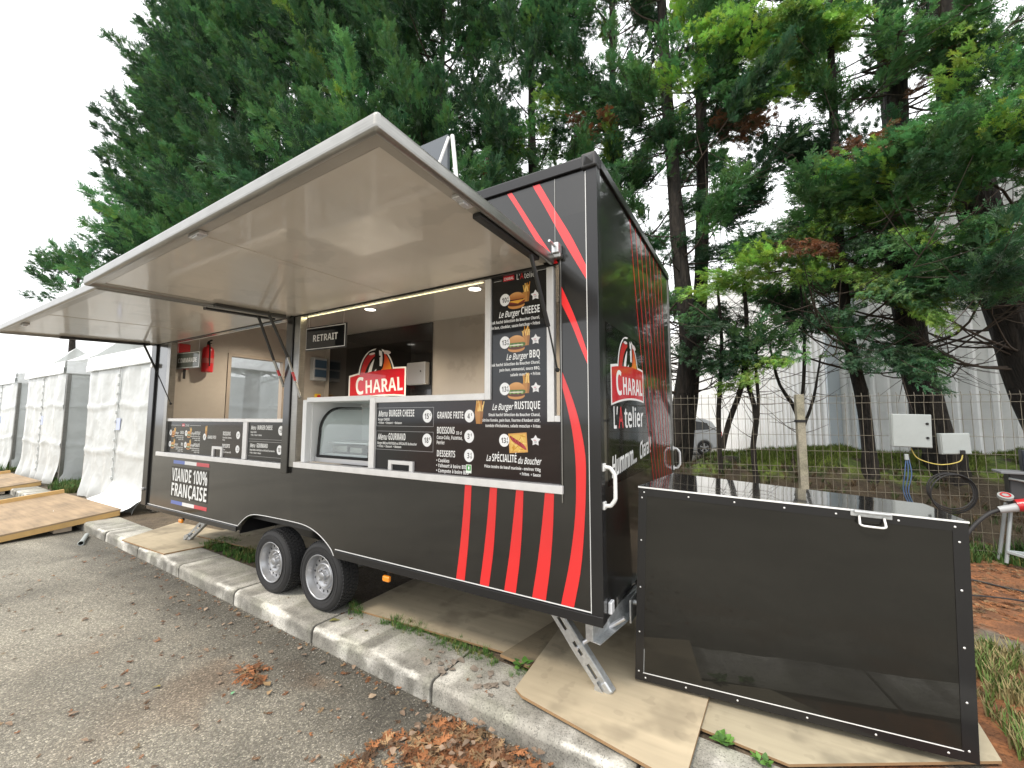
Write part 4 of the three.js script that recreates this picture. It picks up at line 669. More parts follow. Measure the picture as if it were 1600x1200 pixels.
// ---------------------------------------------------------------- black steel box in front of the trailer's end
{
  const A = { bl: V(0.07, 0.06, -0.383), br: V(1.597, 0.06, -0.543), tl: V(0.119, 1.217, -0.387), tr: V(1.629, 1.152, -0.545), tlb: V(0.19, 1.205, -1.26), trb: V(1.6, 1.145, -1.06), blb: V(0.14, 0.06, -1.25), brb: V(1.57, 0.06, -1.05) };
  const o = thing('storage_box', 'glossy black steel box with riveted edges standing on boards', 'storage box', [0, 0, 0]);
  const quad = (a, b, c, d) => { const g = new THREE.BufferGeometry(); g.setAttribute('position', new THREE.Float32BufferAttribute([a, b, c, a, c, d].flatMap((v) => v.toArray()), 3)); g.computeVertexNormals(); return g; };
  const F = (u, v, e = 0) => { const p = A.bl.clone().lerp(A.br, u).lerp(A.tl.clone().lerp(A.tr, u), v); const n = A.br.clone().sub(A.bl).cross(A.tl.clone().sub(A.bl)).normalize(); return p.addScaledVector(n, e); };
  const TP = (u, v, e = 0) => A.tl.clone().lerp(A.tr, u).lerp(A.tlb.clone().lerp(A.trb, u), v).add(V(0, e, 0));
  part('front_panel', [quad(A.bl, A.br, A.tr, A.tl)], P([0.014, 0.0135, 0.0115], 0.3, { specularIntensity: 0.1, clearcoat: 0.85, clearcoatRoughness: 0.02, bumpMap: rep(waveT.bump, 1.6), bumpScale: 0.0012 }), o);
  part('side_panel', [quad(A.blb, A.bl, A.tl, A.tlb)], M.gloss, o); part('side_panel', [quad(A.br, A.brb, A.trb, A.tr)], M.gloss, o); part('back_panel', [quad(A.brb, A.blb, A.tlb, A.trb)], M.gloss, o);
  part('lid', [quad(TP(-0.004, -0.006, 0.004), TP(1.004, -0.006, 0.004), TP(1.004, 1, 0.004), TP(-0.004, 1, 0.004))], P([0.02, 0.021, 0.022], 0.1, { clearcoat: 1, ior: 1.8, clearcoatRoughness: 0.02 }), o);
  const slab = (a, b, c, d, e0, e1) => { const q = (e) => [F(a, c, e), F(b, c, e), F(b, d, e), F(a, d, e)]; const t = q(e1), s = q(e0); return mergeGeometries([quad(...t), quad(s[0], s[1], t[1], t[0]), quad(s[1], s[2], t[2], t[1]), quad(s[2], s[3], t[3], t[2]), quad(s[3], s[0], t[0], t[3])]); };
  part('edge_strip', [slab(0, 1, 0, 0.038, 0.0002, 0.003)], M.trim, o); part('edge_strip', [slab(0, 1, 0.957, 1, 0.0002, 0.003)], M.trim, o); part('edge_strip', [slab(0, 0.032, 0.038, 0.957, 0.0002, 0.003)], M.trim, o); part('edge_strip', [slab(0.962, 1, 0.038, 0.957, 0.0002, 0.003)], M.trim, o);
  part('edge_line', [slab(0.03, 0.965, 0.0385, 0.0415, 0.0002, 0.0036)], M.pin, o); part('edge_line', [slab(-0.002, 1.002, 0.9965, 1.004, 0.001, 0.006)], M.pin, o);
  part('edge_line', [slab(0.0325, 0.0338, 0.042, 0.16, 0.0002, 0.0036)], M.greyPlastic, o);
  const rivG = new THREE.SphereGeometry(0.0052, 10, 6, 0, Math.PI * 2, 0, Math.PI / 2).scale(1, 0.5, 1).rotateX(Math.PI / 2), rivM = S([0.75, 0.75, 0.74], 0.3, { metalness: 0.4 });
  const riv = (u, v) => { const m = new THREE.Mesh(rivG, rivM); m.name = 'rivet'; m.position.copy(F(u, v, 0.0031)); m.rotation.y = 0.105; o.add(m); };
  for (const u of [0.022, 0.19, 0.35, 0.51, 0.662, 0.83, 0.968]) riv(u, 0.975);
  for (const u of [0.04, 0.187, 0.36, 0.57, 0.755, 0.93]) riv(u, 0.012 + 0.006);
  for (const v of [0.93, 0.72, 0.475, 0.245, 0.045]) { riv(0.985 - 0.008, v * 0.98); riv(0.014, v === 0.93 ? 0.945 : v); }
  const c = F(0.757, 0.985, 0.004), h = new THREE.Group(); h.name = 'lid_handle'; h.position.copy(c); h.rotation.set(0, 0.105, -0.045); o.add(h);
  part('plate', [box(-0.085, 0.085, -0.012, 0.02, 0, 0.008, 0.004), box(-0.075, 0.075, 0.008, 0.022, 0.006, 0.03, 0.006)], M.galv, h);
  part('bail', [tube([[-0.05, -0.005, 0.012], [-0.052, -0.045, 0.03], [-0.035, -0.052, 0.032], [0.035, -0.052, 0.032], [0.052, -0.045, 0.03], [0.05, -0.005, 0.012]], 0.0055, 50, 8, 0.2)], M.white, h);
}

// ---------------------------------------------------------------- boards on the ground
function board(name, label, cat, pts, y, th, mat, edge, group, tilt) {
  const cx = pts.reduce((s, p) => s + p[0], 0) / pts.length, cz = pts.reduce((s, p) => s + p[1], 0) / pts.length;
  const t = thing(name, label, cat, [cx, y, cz], 0, group), sh = shapeOf(pts.map(([a, b]) => [a - cx, -(b - cz)]));
  const g = new THREE.ShapeGeometry(sh).rotateX(-Math.PI / 2).translate(0, th, 0), wl = [];
  pts.forEach((p, i) => { const q = pts[(i + 1) % pts.length], a = [p[0] - cx, p[1] - cz], b = [q[0] - cx, q[1] - cz]; const w = new THREE.BufferGeometry(); w.setAttribute('position', new THREE.Float32BufferAttribute([a[0], 0, a[1], b[0], 0, b[1], b[0], th, b[1], a[0], 0, a[1], b[0], th, b[1], a[0], th, a[1]], 3)); w.computeVertexNormals(); wl.push(w); });
  const tp = part('top', [g], mat, t), ed = part('edge', wl, edge, t); edge.side = THREE.DoubleSide;
  if (tilt) t.rotation.set(...tilt);
  return t;
}
{
  const dusty = S([0.98, 0.98, 0.98], 0.85, { map: rep(plyT.map, 2.3), bumpMap: rep(plyT.bump, 2.3), bumpScale: 0.001 }), grey = S([0.86, 0.9, 0.92], 0.9, { map: rep(plyT.map, 1.9), bumpMap: rep(plyT.bump, 1.9), bumpScale: 0.002 });
  board('plywood_sheet', 'tan plywood sheet under the front corner leg, overhanging the kerb', 'board', [[-0.535, 0.035], [-0.47, 0.075], [0.43, 0.235], [0.475, -0.49], [0.5, -1.25], [-0.35, -1.3], [-0.6, -0.84]], 0.024, 0.016, dusty, M.chip, undefined, [0, 0, 0]);
  board('plywood_sheet', 'pale plywood sheet on which the black box stands', 'board', [[0.4, -0.21], [0.84, -0.165], [1.72, -0.7], [1.78, -1.6], [0.42, -1.6]], 0.006, 0.013, grey, M.chip);
  board('plywood_sheet', 'long plywood sheet lying in the shade under the middle of the trailer', 'board', [[-2.28, -0.2], [-0.615, -0.3], [-0.66, -2.2], [-2.3, -2.2]], 0.006, 0.014, dusty, M.chip);
  board('plywood_sheet', 'plywood sheet under the left corner leg beside the kerb', 'board', [[-6.62, 0.02], [-5.42, -0.01], [-5.28, -0.96], [-7.1, -0.78]], 0.006, 0.015, dusty, M.chip);
  board('plywood_sheet', 'second plywood sheet behind the left leg, towards the front wheels', 'board', [[-5.9, -0.55], [-3.9, -0.68], [-3.7, -1.7], [-5.9, -1.6]], 0.0235, 0.014, dusty, M.chip);
  board('old_timber', 'weathered grey timber between the two boards under the trailer', 'timber', [[-0.8, -0.22], [-0.57, -0.2], [-0.35, -1.25], [-0.58, -1.3]], 0.0215, 0.018, S([0.5, 0.48, 0.44], 0.95, { map: rep(plyT.map, 0.8) }), M.chip);
}

// ---------------------------------------------------------------- white marquee tents in a row, with ramps
function fabricPanel(w, h, seed, { nx = 40, ny = 60, wave = 0.035, flare = 0, folds = [0.34, 0.67] } = {}) {    // local: x 0..w, y 0..h, bulging in +z
  const g = new THREE.PlaneGeometry(w, h, nx, ny).translate(w / 2, h / 2, 0), p = g.attributes.position;
  for (let i = 0; i < p.count; i++) {
    const x = p.getX(i), y = p.getY(i), v = y / h, e = Math.min(1, 8 * Math.min(x, w - x) / w) * 0.8 + 0.2;
    const r = 1 - Math.abs(2 * fbm(x * 1.3 + seed, y * 1.1 + x * 0.6, seed, 4) - 1);
    let d = wave * ((fbm(x * 2.2 + seed * 3, y * 0.9, seed + 4, 3) - 0.5) * 2.4 + r * r * 0.9) * e;
    for (const f of folds) d += 0.022 * Math.exp(-Math.pow((v - f - 0.012 * Math.sin(x * 3 + seed)) * 60, 2));
    const low = smooth(0.24, 0, v);
    d += low * low * flare * (0.7 + 0.6 * fbm(x * 2.3, seed, 5, 2)) + low * 0.035 * Math.sin(x * 9 + seed * 2);
    p.setXYZ(i, x, low > 0 ? y - 0.0 * low : y, d);
  }
  g.computeVertexNormals(); return g;
}
function tent(label, x0, x1, z, dep, h, seed, detail) {
  const o = thing('marquee_tent', label, 'tent', [x0, 0, z], 0), w = x1 - x0, hw = w / 2;
  for (const k of [0, 1]) {
    const m = part('front_wall', fabricPanel(hw, h, seed + k * 5, { flare: k && detail ? 0.2 : 0.06, nx: 34 }).translate(k * hw, 0, 0.02), M.fabric, o);
    m.geometry = boxUV(m.geometry);
  }
  part('side_wall', [fabricPanel(dep, h, seed + 9, { flare: 0.05, nx: 44 }).rotateY(Math.PI / 2).translate(w, 0, 0)], M.fabric, o);
  part('side_wall', [fabricPanel(dep, h, seed + 12, { nx: 10, ny: 14 }).rotateY(-Math.PI / 2).translate(0, 0, -dep)], M.fabric, o);
  part('back_wall', [fabricPanel(w, h, seed + 15, { nx: 10, ny: 14 }).translate(0, 0, -dep)], M.fabric, o);
  const zip = []; for (let i = 0; i < 14; i++) zip.push(box(hw - 0.018, hw + 0.018, 0.25 + i * 0.185, 0.31 + i * 0.185, 0.04, 0.085, 0.01));
  part('lacing', [...zip, rod([hw, 0.2, 0.05], [hw, h - 0.05, 0.05], 0.012)], M.hem, o);
  part('window_tag', [box(hw + 0.02, hw + 0.2, h * 0.5, h * 0.58, 0.045, 0.055)], S([0.45, 0.5, 0.66], 0.6), o);
  for (const [a, b] of [[0, 0], [w, 0], [w, -dep], [0, -dep]]) part('post', [box(a - 0.04, a + 0.04, 0, h + 0.1, b - 0.06, b + 0.02, 0.01)], M.alu, o);
  const vz = (a, len, s2) => { const g = new THREE.PlaneGeometry(len, 0.3, 40, 3), p = g.attributes.position; for (let i = 0; i < p.count; i++) p.setZ(i, 0.03 + 0.02 * (fbm(p.getX(i) * 3, p.getY(i) * 3, s2, 3) - 0.5) + (p.getY(i) < 0 ? 0.015 : 0)); g.computeVertexNormals(); return g; };
  part('valance', [vz(0, w + 0.1, seed).translate(w / 2, h + 0.0, 0.05), vz(0, dep + 0.1, seed + 3).rotateY(Math.PI / 2).translate(w + 0.05, h, -dep / 2)], M.fabricSolid, o);
  part('hem_tape', [box(-0.02, w + 0.02, h - 0.165, h - 0.15, 0.08, 0.092), box(w + 0.078, w + 0.09, h - 0.165, h - 0.15, -dep, 0.05)], M.hem, o);
  const n = 16, pos = [], pk = [hw, h + 1.4, -dep / 2], cs = [[-0.05, 0.08], [w + 0.05, 0.08], [w + 0.05, -dep - 0.05], [-0.05, -dep - 0.05]];
  for (let s = 0; s < 4; s++) {
    const a = cs[s], b = cs[(s + 1) % 4], pt = (u, v) => { const X = lerp(lerp(a[0], b[0], u), pk[0], v), Z = lerp(lerp(a[1], b[1], u), pk[2], v), sag = 0.1 * Math.sin(Math.PI * v) + 0.09 * Math.sin(Math.PI * u) * (1 - v); return [X, h + 0.14 + 1.25 * Math.pow(v, 1.25) - sag + 0.05 * (fbm(X * 2 + seed, Z * 2, seed, 3) - 0.5), Z]; };
    for (let i = 0; i < n; i++) for (let j = 0; j < n; j++) { const q = [pt(i / n, j / n), pt((i + 1) / n, j / n), pt((i + 1) / n, (j + 1) / n), pt(i / n, (j + 1) / n)]; pos.push(...q[0], ...q[1], ...q[2], ...q[0], ...q[2], ...q[3]); }
  }
  let rg = new THREE.BufferGeometry(); rg.setAttribute('position', new THREE.Float32BufferAttribute(pos, 3)); rg.computeVertexNormals();
  part('roof', [rg], M.fabric, o);
  if (detail) {                                              // loose skirt lying over the kerb
    const g = new THREE.PlaneGeometry(1.9, 1.0, 46, 26).rotateX(-Math.PI / 2), p = g.attributes.position;
    for (let i = 0; i < p.count; i++) { const x = p.getX(i), zz = p.getZ(i), v = (zz + 0.5); p.setXYZ(i, x + 0.1 * (fbm(zz * 2, x, 3, 2) - 0.5) * v, 0.2 * Math.exp(-v * 5) + 0.012 + 0.24 * Math.pow(fbm(x * 3.4 + zz, zz * 2.6, 44, 4), 1.6) * (1 - 0.6 * v * v) - 0.02 * v, (zz + 0.5) * (0.75 + 0.45 * fbm(x * 1.2, 1, 12, 2)) - 0.5); }
    g.computeVertexNormals();
    part('skirt', [g.translate(w - 0.95, 0, 0.52)], M.fabricSolid, o);
  }
  return o;
}
tent('white tent nearest the trailer, its loose skirt spilling over the kerb', -12.0, -8.42, -0.92, 3.4, 2.82, 3, true);
tent('second white tent from the trailer, behind the next wooden ramp', -17.6, -14.15, -1.02, 3.3, 2.92, 13);
tent('third and farthest white tent, cut off by the left edge', -23.2, -19.6, -1.15, 3.3, 2.92, 23);
function ramp(label, x0, x1, z0, z1, y0, y1, seed) {
  const o = thing('wooden_ramp', label, 'ramp', [x0, y1, z0]), w = x1 - x0, d = z1 - z0, an = Math.atan2(y0 - y1, d);
  const deck = []; const n = 3; for (let i = 0; i < n; i++) deck.push([i * w / n + 0.003, (i + 1) * w / n - 0.003]);
  for (const [a, b] of deck) part('deck_panel', [box(a, b, -0.022, 0, 0, d).rotateX(-an)], M.wood, o);
  part('edge_board', [box(w - 0.045, w + 0.0, -0.1, -0.023, 0.02, d * 0.97).rotateX(-an)], M.woodEdge, o); part('edge_board', [box(-0.03, 0.03, 0.001, 0.07, 0, d).rotateX(-an)], M.woodEdge, o);
  part('edge_board', [box(0.04, w - 0.05, -0.09, -0.023, 0.0, 0.04).rotateX(-an)], M.woodEdge, o);
  part('block', [box(w - 0.35, w - 0.06, y0 * 0 - y1 - 0.11, -0.12, 0.55, 0.75, 0.01)], S([0.5, 0.42, 0.33], 0.9), o);
  return o;
}
ramp('large wooden ramp from the road to the nearest tent', -11.4, -8.42, -0.5, 1.75, -0.09, 0.13, 1);
ramp('second wooden ramp farther left, in front of the second tent', -17.2, -14.2, -0.75, 1.4, -0.09, 0.12, 2);
{
  const p = thing('plastic_tube', 'short white plastic tube lying on the road below the ramp', 'tube', [-7.65, -0.095, 0.12], -0.35);
  part('tube_wall', [new THREE.CylinderGeometry(0.028, 0.028, 0.55, 16, 1, true).rotateZ(Math.PI / 2)], Object.assign(M.cabinet.clone(), { side: THREE.DoubleSide }), p); part('collar', [new THREE.TorusGeometry(0.03, 0.006, 6, 18).rotateY(Math.PI / 2).translate(0.27, 0, 0)], M.cabinet, p);
}

// ---------------------------------------------------------------- wire mesh fence and what hangs on it
{
  const at = (t, y, d = 0) => [FO[0] + FU[0] * t + FN[0] * d, y, FO[1] + FU[1] * t + FN[1] * d];
  const o = thing('mesh_fence', 'beige welded wire mesh fence between the trailer and the trees', 'fence', [0, 0, 0]);
  const H = 1.965, base = (t) => 0.02 + 0.1 * smooth(0.8, 2.4, t), rows = [0.16, 0.36, 0.56, 0.76, 0.9, 0.97, 1.04, 1.24, 1.44, 1.64, 1.84, 1.925];
  const bend = (y) => 0.017 * (Math.exp(-Math.pow((y - 0.97) / 0.035, 2)) + Math.exp(-Math.pow((y - 1.9) / 0.04, 2)));
  const posts = []; for (let k = -2; k < 4; k++) posts.push(1.525 + k * 2.52);
  posts.forEach((t, k) => {
    if (t > 7) return;
    const q = at(t, 0);
    part('fence_post', [box(-0.045, 0.045, -0.3, 1.955, -0.045, 0.045, 0.008).rotateY(0.22).translate(q[0], 0, q[2])], S([0.95, 0.9, 0.74], 0.85, { map: rep(concreteT.map, 0.7) }), o);
    part('post_clamp', [box(-0.052, 0.052, 1.6, 1.63, -0.052, 0.052).rotateY(0.22).translate(q[0], 0, q[2])], M.dark, o);
    const g = [], t1 = t + 2.52;
    for (let a = t + 0.06; a < t1 - 0.04; a += 0.0875) { const ys = [base(a), 0.9, 0.97, 1.04, 1.84, 1.9, H]; for (let i = 0; i < ys.length - 1; i++) g.push(rod(at(a, ys[i], -bend(ys[i]) + 0.02), at(a, ys[i + 1], -bend(ys[i + 1]) + 0.02), 0.0029, 0.0029, 5)); }
    for (const y of rows) g.push(rod(at(t + 0.02, y, -bend(y) + 0.013), at(t1 - 0.02, y, -bend(y) + 0.013), 0.003, 0.003, 5));
    part('mesh_panel', g, M.fence, o);
  });
  const cab = (label, t0, t1, y0, y1, turn, knobs) => {
    const c = thing('control_cabinet', label, 'electrical cabinet', at((t0 + t1) / 2, y0, -0.06), 0.2187), w = t1 - t0, h = y1 - y0;
    c.rotation.z = turn;
    part('case', [box(-w / 2, w / 2, 0, h, -0.02, 0.04, 0.006)], M.cabinet, c); part('door', [box(-w / 2 + 0.008, w / 2 - 0.008, 0.008, h - 0.008, 0.04, 0.05, 0.003)], M.cabinet, c);
    for (const y of knobs) part('latch', [new THREE.CylinderGeometry(0.014, 0.014, 0.012, 14).rotateX(Math.PI / 2).translate(w / 2 - 0.05, h * y, 0.055)], M.dark, c);
    return c;
  };
  cab('larger grey cabinet with two black latches hung on the fence', 2.42, 2.8, 1.31, 1.7, -0.03, [0.3, 0.72]);
  const c2 = cab('smaller grey cabinet lower right of the larger one on the fence', 2.88, 3.15, 1.24, 1.48, 0.03, []);
  const y2 = thing('yellow_cable', 'thin yellow cable looping below the cabinets on the fence', 'cable', at(2.9, 1.1, -0.08));
  part('cable_run', [tube([[-0.28, 0.2, 0.02], [-0.22, 0.08, 0.02], [-0.05, 0.02, 0.03], [0.12, 0.06, 0.02], [0.16, 0.15, 0.01]], 0.006, 40, 6)], S([0.5, 0.4, 0.1], 0.5), y2); part('plug', [box(0.14, 0.18, 0.14, 0.19, -0.005, 0.025, 0.006)], M.dark, y2);
  const b = thing('blue_cables', 'bundle of blue cables hanging from the larger cabinet down the fence', 'cables', at(2.56, 0, -0.06));
  part('cable_plug', [box(-0.015, 0.02, 1.16, 1.23, -0.01, 0.03, 0.006)], M.cabinet, b);
  for (let i = 0; i < 3; i++) part('cable_strand', [tube([[0.01 * i, 1.19, 0.01], [-0.03 + 0.03 * i, 1.0, 0.04], [-0.05 + 0.02 * i, 0.8, 0.03 + 0.01 * i], [0.02 * i, 0.62, 0.04], [0.06 + 0.03 * i, 0.45, 0.05], [0.12 + 0.05 * i, 0.25, 0.1]], 0.006, 50, 6)], S([0.05, 0.1, 0.2], 0.5), b);
  const coil = thing('cable_coil', 'coil of black cable hanging low on the fence', 'cable', at(2.95, 0.82, -0.05), 0.22);
  for (let i = 0; i < 3; i++) part('cable_loop', [new THREE.TorusGeometry(0.2 + 0.012 * i, 0.008, 7, 60).rotateX(0.12 * (i - 1)).rotateY(0.1 * (i - 1)).translate(0.01 * i, -0.015 * i, 0.012 * i)], M.cable, coil);
}
// ---------------------------------------------------------------- power distribution stand at the right edge
{
  const o = thing('power_stand', 'grey power distribution stand with blue and red sockets at the right edge', 'power distributor', [3.28, 0.12, -4.22], -0.1);
  const g = M.greyPlastic, fr = S([0.36, 0.4, 0.41], 0.45, { metalness: 0.3 });
  part('frame', [rod([-0.2, 0.62, 0.05], [-0.28, 0.02, 0.08], 0.016), rod([0.35, 0.62, 0.05], [0.42, 0.02, 0.08], 0.016), bar([-0.27, 0.14, 0.09], [0.4, 0.0, 0.3], 0.03, 0.03), bar([-0.27, 0.14, 0.07], [0.5, 0.14, 0.07], 0.025, 0.025), rod([-0.2, 0.62, -0.1], [-0.28, 0.0, -0.14], 0.016)], fr, o);
  part('shelf', [box(-0.28, 0.4, 0.95, 0.975, -0.12, 0.16, 0.006)], S([0.16, 0.17, 0.18], 0.5), o);
  part('case', [box(-0.2, 0.36, 0.62, 0.95, -0.1, 0.06, 0.012)], S([0.04, 0.042, 0.045], 0.45), o);
  part('lower_case', [box(-0.02, 0.4, 0.26, 0.615, -0.08, 0.08, 0.012)], g, o);
  part('carry_handle', [tube([[-0.21, 0.9, 0.09], [-0.07, 0.87, 0.1], [-0.055, 0.74, 0.1]], 0.012, 20, 8, 0.1)], M.cabinet, o);
  part('upper_case', [box(-0.09, 0.36, 0.98, 1.2, -0.06, 0.04, 0.01)], S([0.012, 0.016, 0.022], 0.4), o);
  for (const y of [1.04, 1.13]) part('blue_socket', [new THREE.CylinderGeometry(0.04, 0.045, 0.06, 18).rotateX(Math.PI / 2).translate(-0.03, y, 0.07), box(-0.075, 0.015, y - 0.035, y + 0.03, 0.09, 0.105, 0.01)], M.bluePlastic, o);
  part('red_socket', [new THREE.CylinderGeometry(0.062, 0.062, 0.09, 22).rotateZ(Math.PI / 2 + 0.25).translate(-0.14, 0.64, 0.13)], M.redPlastic, o);
  part('socket_cover', [new THREE.CylinderGeometry(0.058, 0.058, 0.03, 22).rotateX(0.5).translate(-0.255, 0.715, 0.13)], M.cabinet, o);
  part('socket_mark', [new THREE.TorusGeometry(0.034, 0.007, 6, 20).rotateX(Math.PI / 2 + 0.5).translate(-0.255, 0.733, 0.138)], M.redPlastic, o);
  const p = thing('red_plug_lead', 'grey plug and thick black lead running from the red socket behind the box', 'power lead', [2.99, 0.7, -4.12]);
  part('plug_body', [rod([0.17, 0.06, 0.03], [-0.03, -0.01, 0], 0.048, 0.034, 16), rod([0.19, 0.067, 0.03], [0.15, 0.052, 0.03], 0.06, 0.06, 18)], g, p);
  part('lead', [tube([[-0.02, -0.005, 0], [-0.12, -0.06, 0.02], [-0.25, -0.2, 0.05], [-0.4, -0.42, 0.1], [-0.6, -0.56, 0.2], [-0.9, -0.6, 0.3]], 0.019, 50, 8)], M.cable, p);
  const q = thing('ground_cable', 'black cable lying across the orange needle litter', 'cable', [2.6, 0.05, -3.6]);
  part('cable_run', [tube([[-0.5, 0, 0.2], [-0.1, 0.015, -0.02], [0.3, 0.0, 0.08], [0.8, 0.01, -0.05], [1.3, 0, 0.15]], 0.008, 60, 6)], M.cable, q); part('cable_branch', [tube([[-0.4, 0.0, 0.5], [0.1, 0.012, 0.42], [0.5, 0, 0.55], [1.0, 0.01, 0.5]], 0.007, 50, 6)], M.cable, q);
}
// ---------------------------------------------------------------- silver car beyond the bank
{
  const o = thing('parked_car', 'silver hatchback parked beyond the bank beside the white warehouse', 'car', [-0.82, 0.12, -18.0], 0.527);
  const paint = P([0.5, 0.52, 0.54], 0.3, { metalness: 0.5, clearcoat: 1, clearcoatRoughness: 0.05 }), L = 4.1, w = 1.7;   // rear at x = 0, front at x = -L, side towards +z
  const prof = new THREE.Shape(); prof.moveTo(-0.02, 0.35); prof.lineTo(0, 0.7); prof.quadraticCurveTo(-0.05, 0.95, -0.2, 1.02); prof.quadraticCurveTo(-0.4, 1.4, -0.75, 1.47); prof.quadraticCurveTo(-1.6, 1.54, -2.2, 1.42); prof.quadraticCurveTo(-2.7, 1.2, -3.05, 0.98); prof.quadraticCurveTo(-3.8, 0.9, -L + 0.05, 0.68); prof.lineTo(-L, 0.3); prof.lineTo(-3.65, 0.25);
  prof.absarc(-3.3, 0.3, 0.35, 0, Math.PI, false); prof.lineTo(-1.2, 0.22); prof.absarc(-0.75, 0.3, 0.35, Math.PI, 0, true); prof.closePath();
  const shp = new THREE.Shape(); [[-0.02, 0.35], [0, 0.7], [-0.05, 0.92], [-0.2, 1.02], [-0.42, 1.34], [-0.75, 1.47], [-1.5, 1.52], [-2.2, 1.42], [-2.65, 1.2], [-3.05, 0.98], [-3.7, 0.88], [-4.05, 0.68], [-4.1, 0.3], [-3.66, 0.24]].forEach((p, i) => (i ? shp.lineTo(...p) : shp.moveTo(...p)));
  for (let i = 0; i <= 10; i++) { const a = i / 10 * Math.PI; shp.lineTo(-3.3 - 0.35 * Math.cos(a), 0.3 + 0.35 * Math.sin(a)); } shp.lineTo(-1.1, 0.22); for (let i = 0; i <= 10; i++) { const a = Math.PI - i / 10 * Math.PI; shp.lineTo(-0.75 + 0.35 * Math.cos(a), 0.3 + 0.35 * Math.sin(a)); } shp.closePath();
  part('body', [extrude(shp, w - 0.16, 0.06).translate(0, 0, -w / 2 + 0.08)], paint, o);
  const win = (pts) => part('side_window', [extrude(shapeOf(pts), 0.012).translate(0, 0, w / 2 - 0.014)], P([0.02, 0.022, 0.025], 0.05, { clearcoat: 1 }), o);
  win([[-0.5, 1.06], [-0.62, 1.33], [-1.15, 1.42], [-1.15, 1.03]]); win([[-1.22, 1.03], [-1.22, 1.425], [-2.0, 1.4], [-2.6, 1.02]]);
  part('tail_lamp', [box(-0.2, 0.0, 0.78, 0.98, w / 2 - 0.2, w / 2 + 0.005, 0.03)], M.redPlastic, o); part('rear_bumper', [box(-0.2, 0.045, 0.3, 0.5, -w / 2, w / 2, 0.04)], paint, o); part('door_handle', [box(-1.5, -1.32, 0.93, 0.96, w / 2 + 0.01, w / 2 + 0.03, 0.008)], paint, o);
  for (const x of [-0.75, -3.3]) { const q = new THREE.Group(); q.name = 'wheel'; q.position.set(x, 0.3, w / 2 - 0.09); o.add(q); part('tyre', [new THREE.TorusGeometry(0.245, 0.075, 10, 32), new THREE.CylinderGeometry(0.24, 0.24, 0.12, 24).rotateX(Math.PI / 2).translate(0, 0, -0.04)], M.rubber, q); const sp = []; for (let i = 0; i < 5; i++) sp.push(box(-0.03, 0.03, 0.02, 0.2, 0.025, 0.05, 0.01).rotateZ(i * 1.2566)); part('rim', [new THREE.TorusGeometry(0.19, 0.018, 6, 28).translate(0, 0, 0.03), new THREE.CylinderGeometry(0.05, 0.05, 0.03, 14).rotateX(Math.PI / 2).translate(0, 0, 0.04), ...sp], M.rim, q); }
}

// ---------------------------------------------------------------- foliage
function sprayGeo(seed, n = 15, flat = 0.12, fat = 1, ang = 0.62) {              // a feathery conifer frond, unit length along +y
  const r = rng(seed), pos = [];
  const dia = (p, d, nrm, L, w) => { w *= fat; const s = V().crossVectors(d, nrm).normalize(), m = p.clone().addScaledVector(d, L * 0.42), a = m.clone().addScaledVector(s, w), b = m.clone().addScaledVector(s, -w), e = p.clone().addScaledVector(d, L); pos.push(...p.toArray(), ...a.toArray(), ...e.toArray(), ...p.toArray(), ...e.toArray(), ...b.toArray()); };
  const N = V(0, 0, 1); dia(V(0, 0, 0), V(0, 1, 0), N, 1.02, 0.02);
  for (let i = 0; i < n; i++) {
    const t = 0.1 + 0.84 * i / n, sd = i % 2 ? 1 : -1, a = ang + 0.3 * r(), L = (0.46 * (1 - t) + 0.13) * (0.75 + 0.5 * r());
    const d = V(sd * Math.sin(a), Math.cos(a), (r() - 0.5) * 2 * flat - 0.1).normalize(), p = V(0, t, -0.12 * t * t), nn = V((r() - 0.5) * 0.9, (r() - 0.5) * 0.5, 1).normalize();
    dia(p, d, nn, L, 0.017 + 0.01 * r());
    const k = Math.max(2, Math.round(L * 11));
    for (let j = 1; j <= k; j++) { const q = p.clone().addScaledVector(d, L * j / (k + 1)), s2 = j % 2 ? 1 : -1, d2 = d.clone().applyAxisAngle(nn, s2 * (0.55 + 0.3 * r())); d2.z += (r() - 0.5) * 0.3; dia(q, d2.normalize(), nn, L * 0.4 * (1 - 0.5 * j / k) + 0.04, 0.016 + 0.008 * r()); }
  }
  const g = new THREE.BufferGeometry(); g.setAttribute('position', new THREE.Float32BufferAttribute(pos, 3)); g.computeVertexNormals(); return g;
}
const DRY = [sprayGeo(11, 7, 0.5, 2.6), sprayGeo(12, 9, 0.6, 2.1)];
const SPRAYS = [sprayGeo(1, 11, 0.55, 1.6, 0.34), sprayGeo(2, 12, 0.7, 1.45, 0.4), sprayGeo(3, 10, 0.6, 1.7, 0.32)];
const leafMat = new THREE.MeshPhysicalMaterial({ color: 0xffffff, roughness: 0.9, side: THREE.DoubleSide, transmission: 0.45, thickness: 0, specularIntensity: 0.5 });
const TONE = [[0.034, 0.105, 0.042], [0.078, 0.22, 0.07], [0.18, 0.35, 0.065], [0.14, 0.075, 0.036]];
const _q = new THREE.Quaternion(), _m = new THREE.Matrix4(), _s = V();
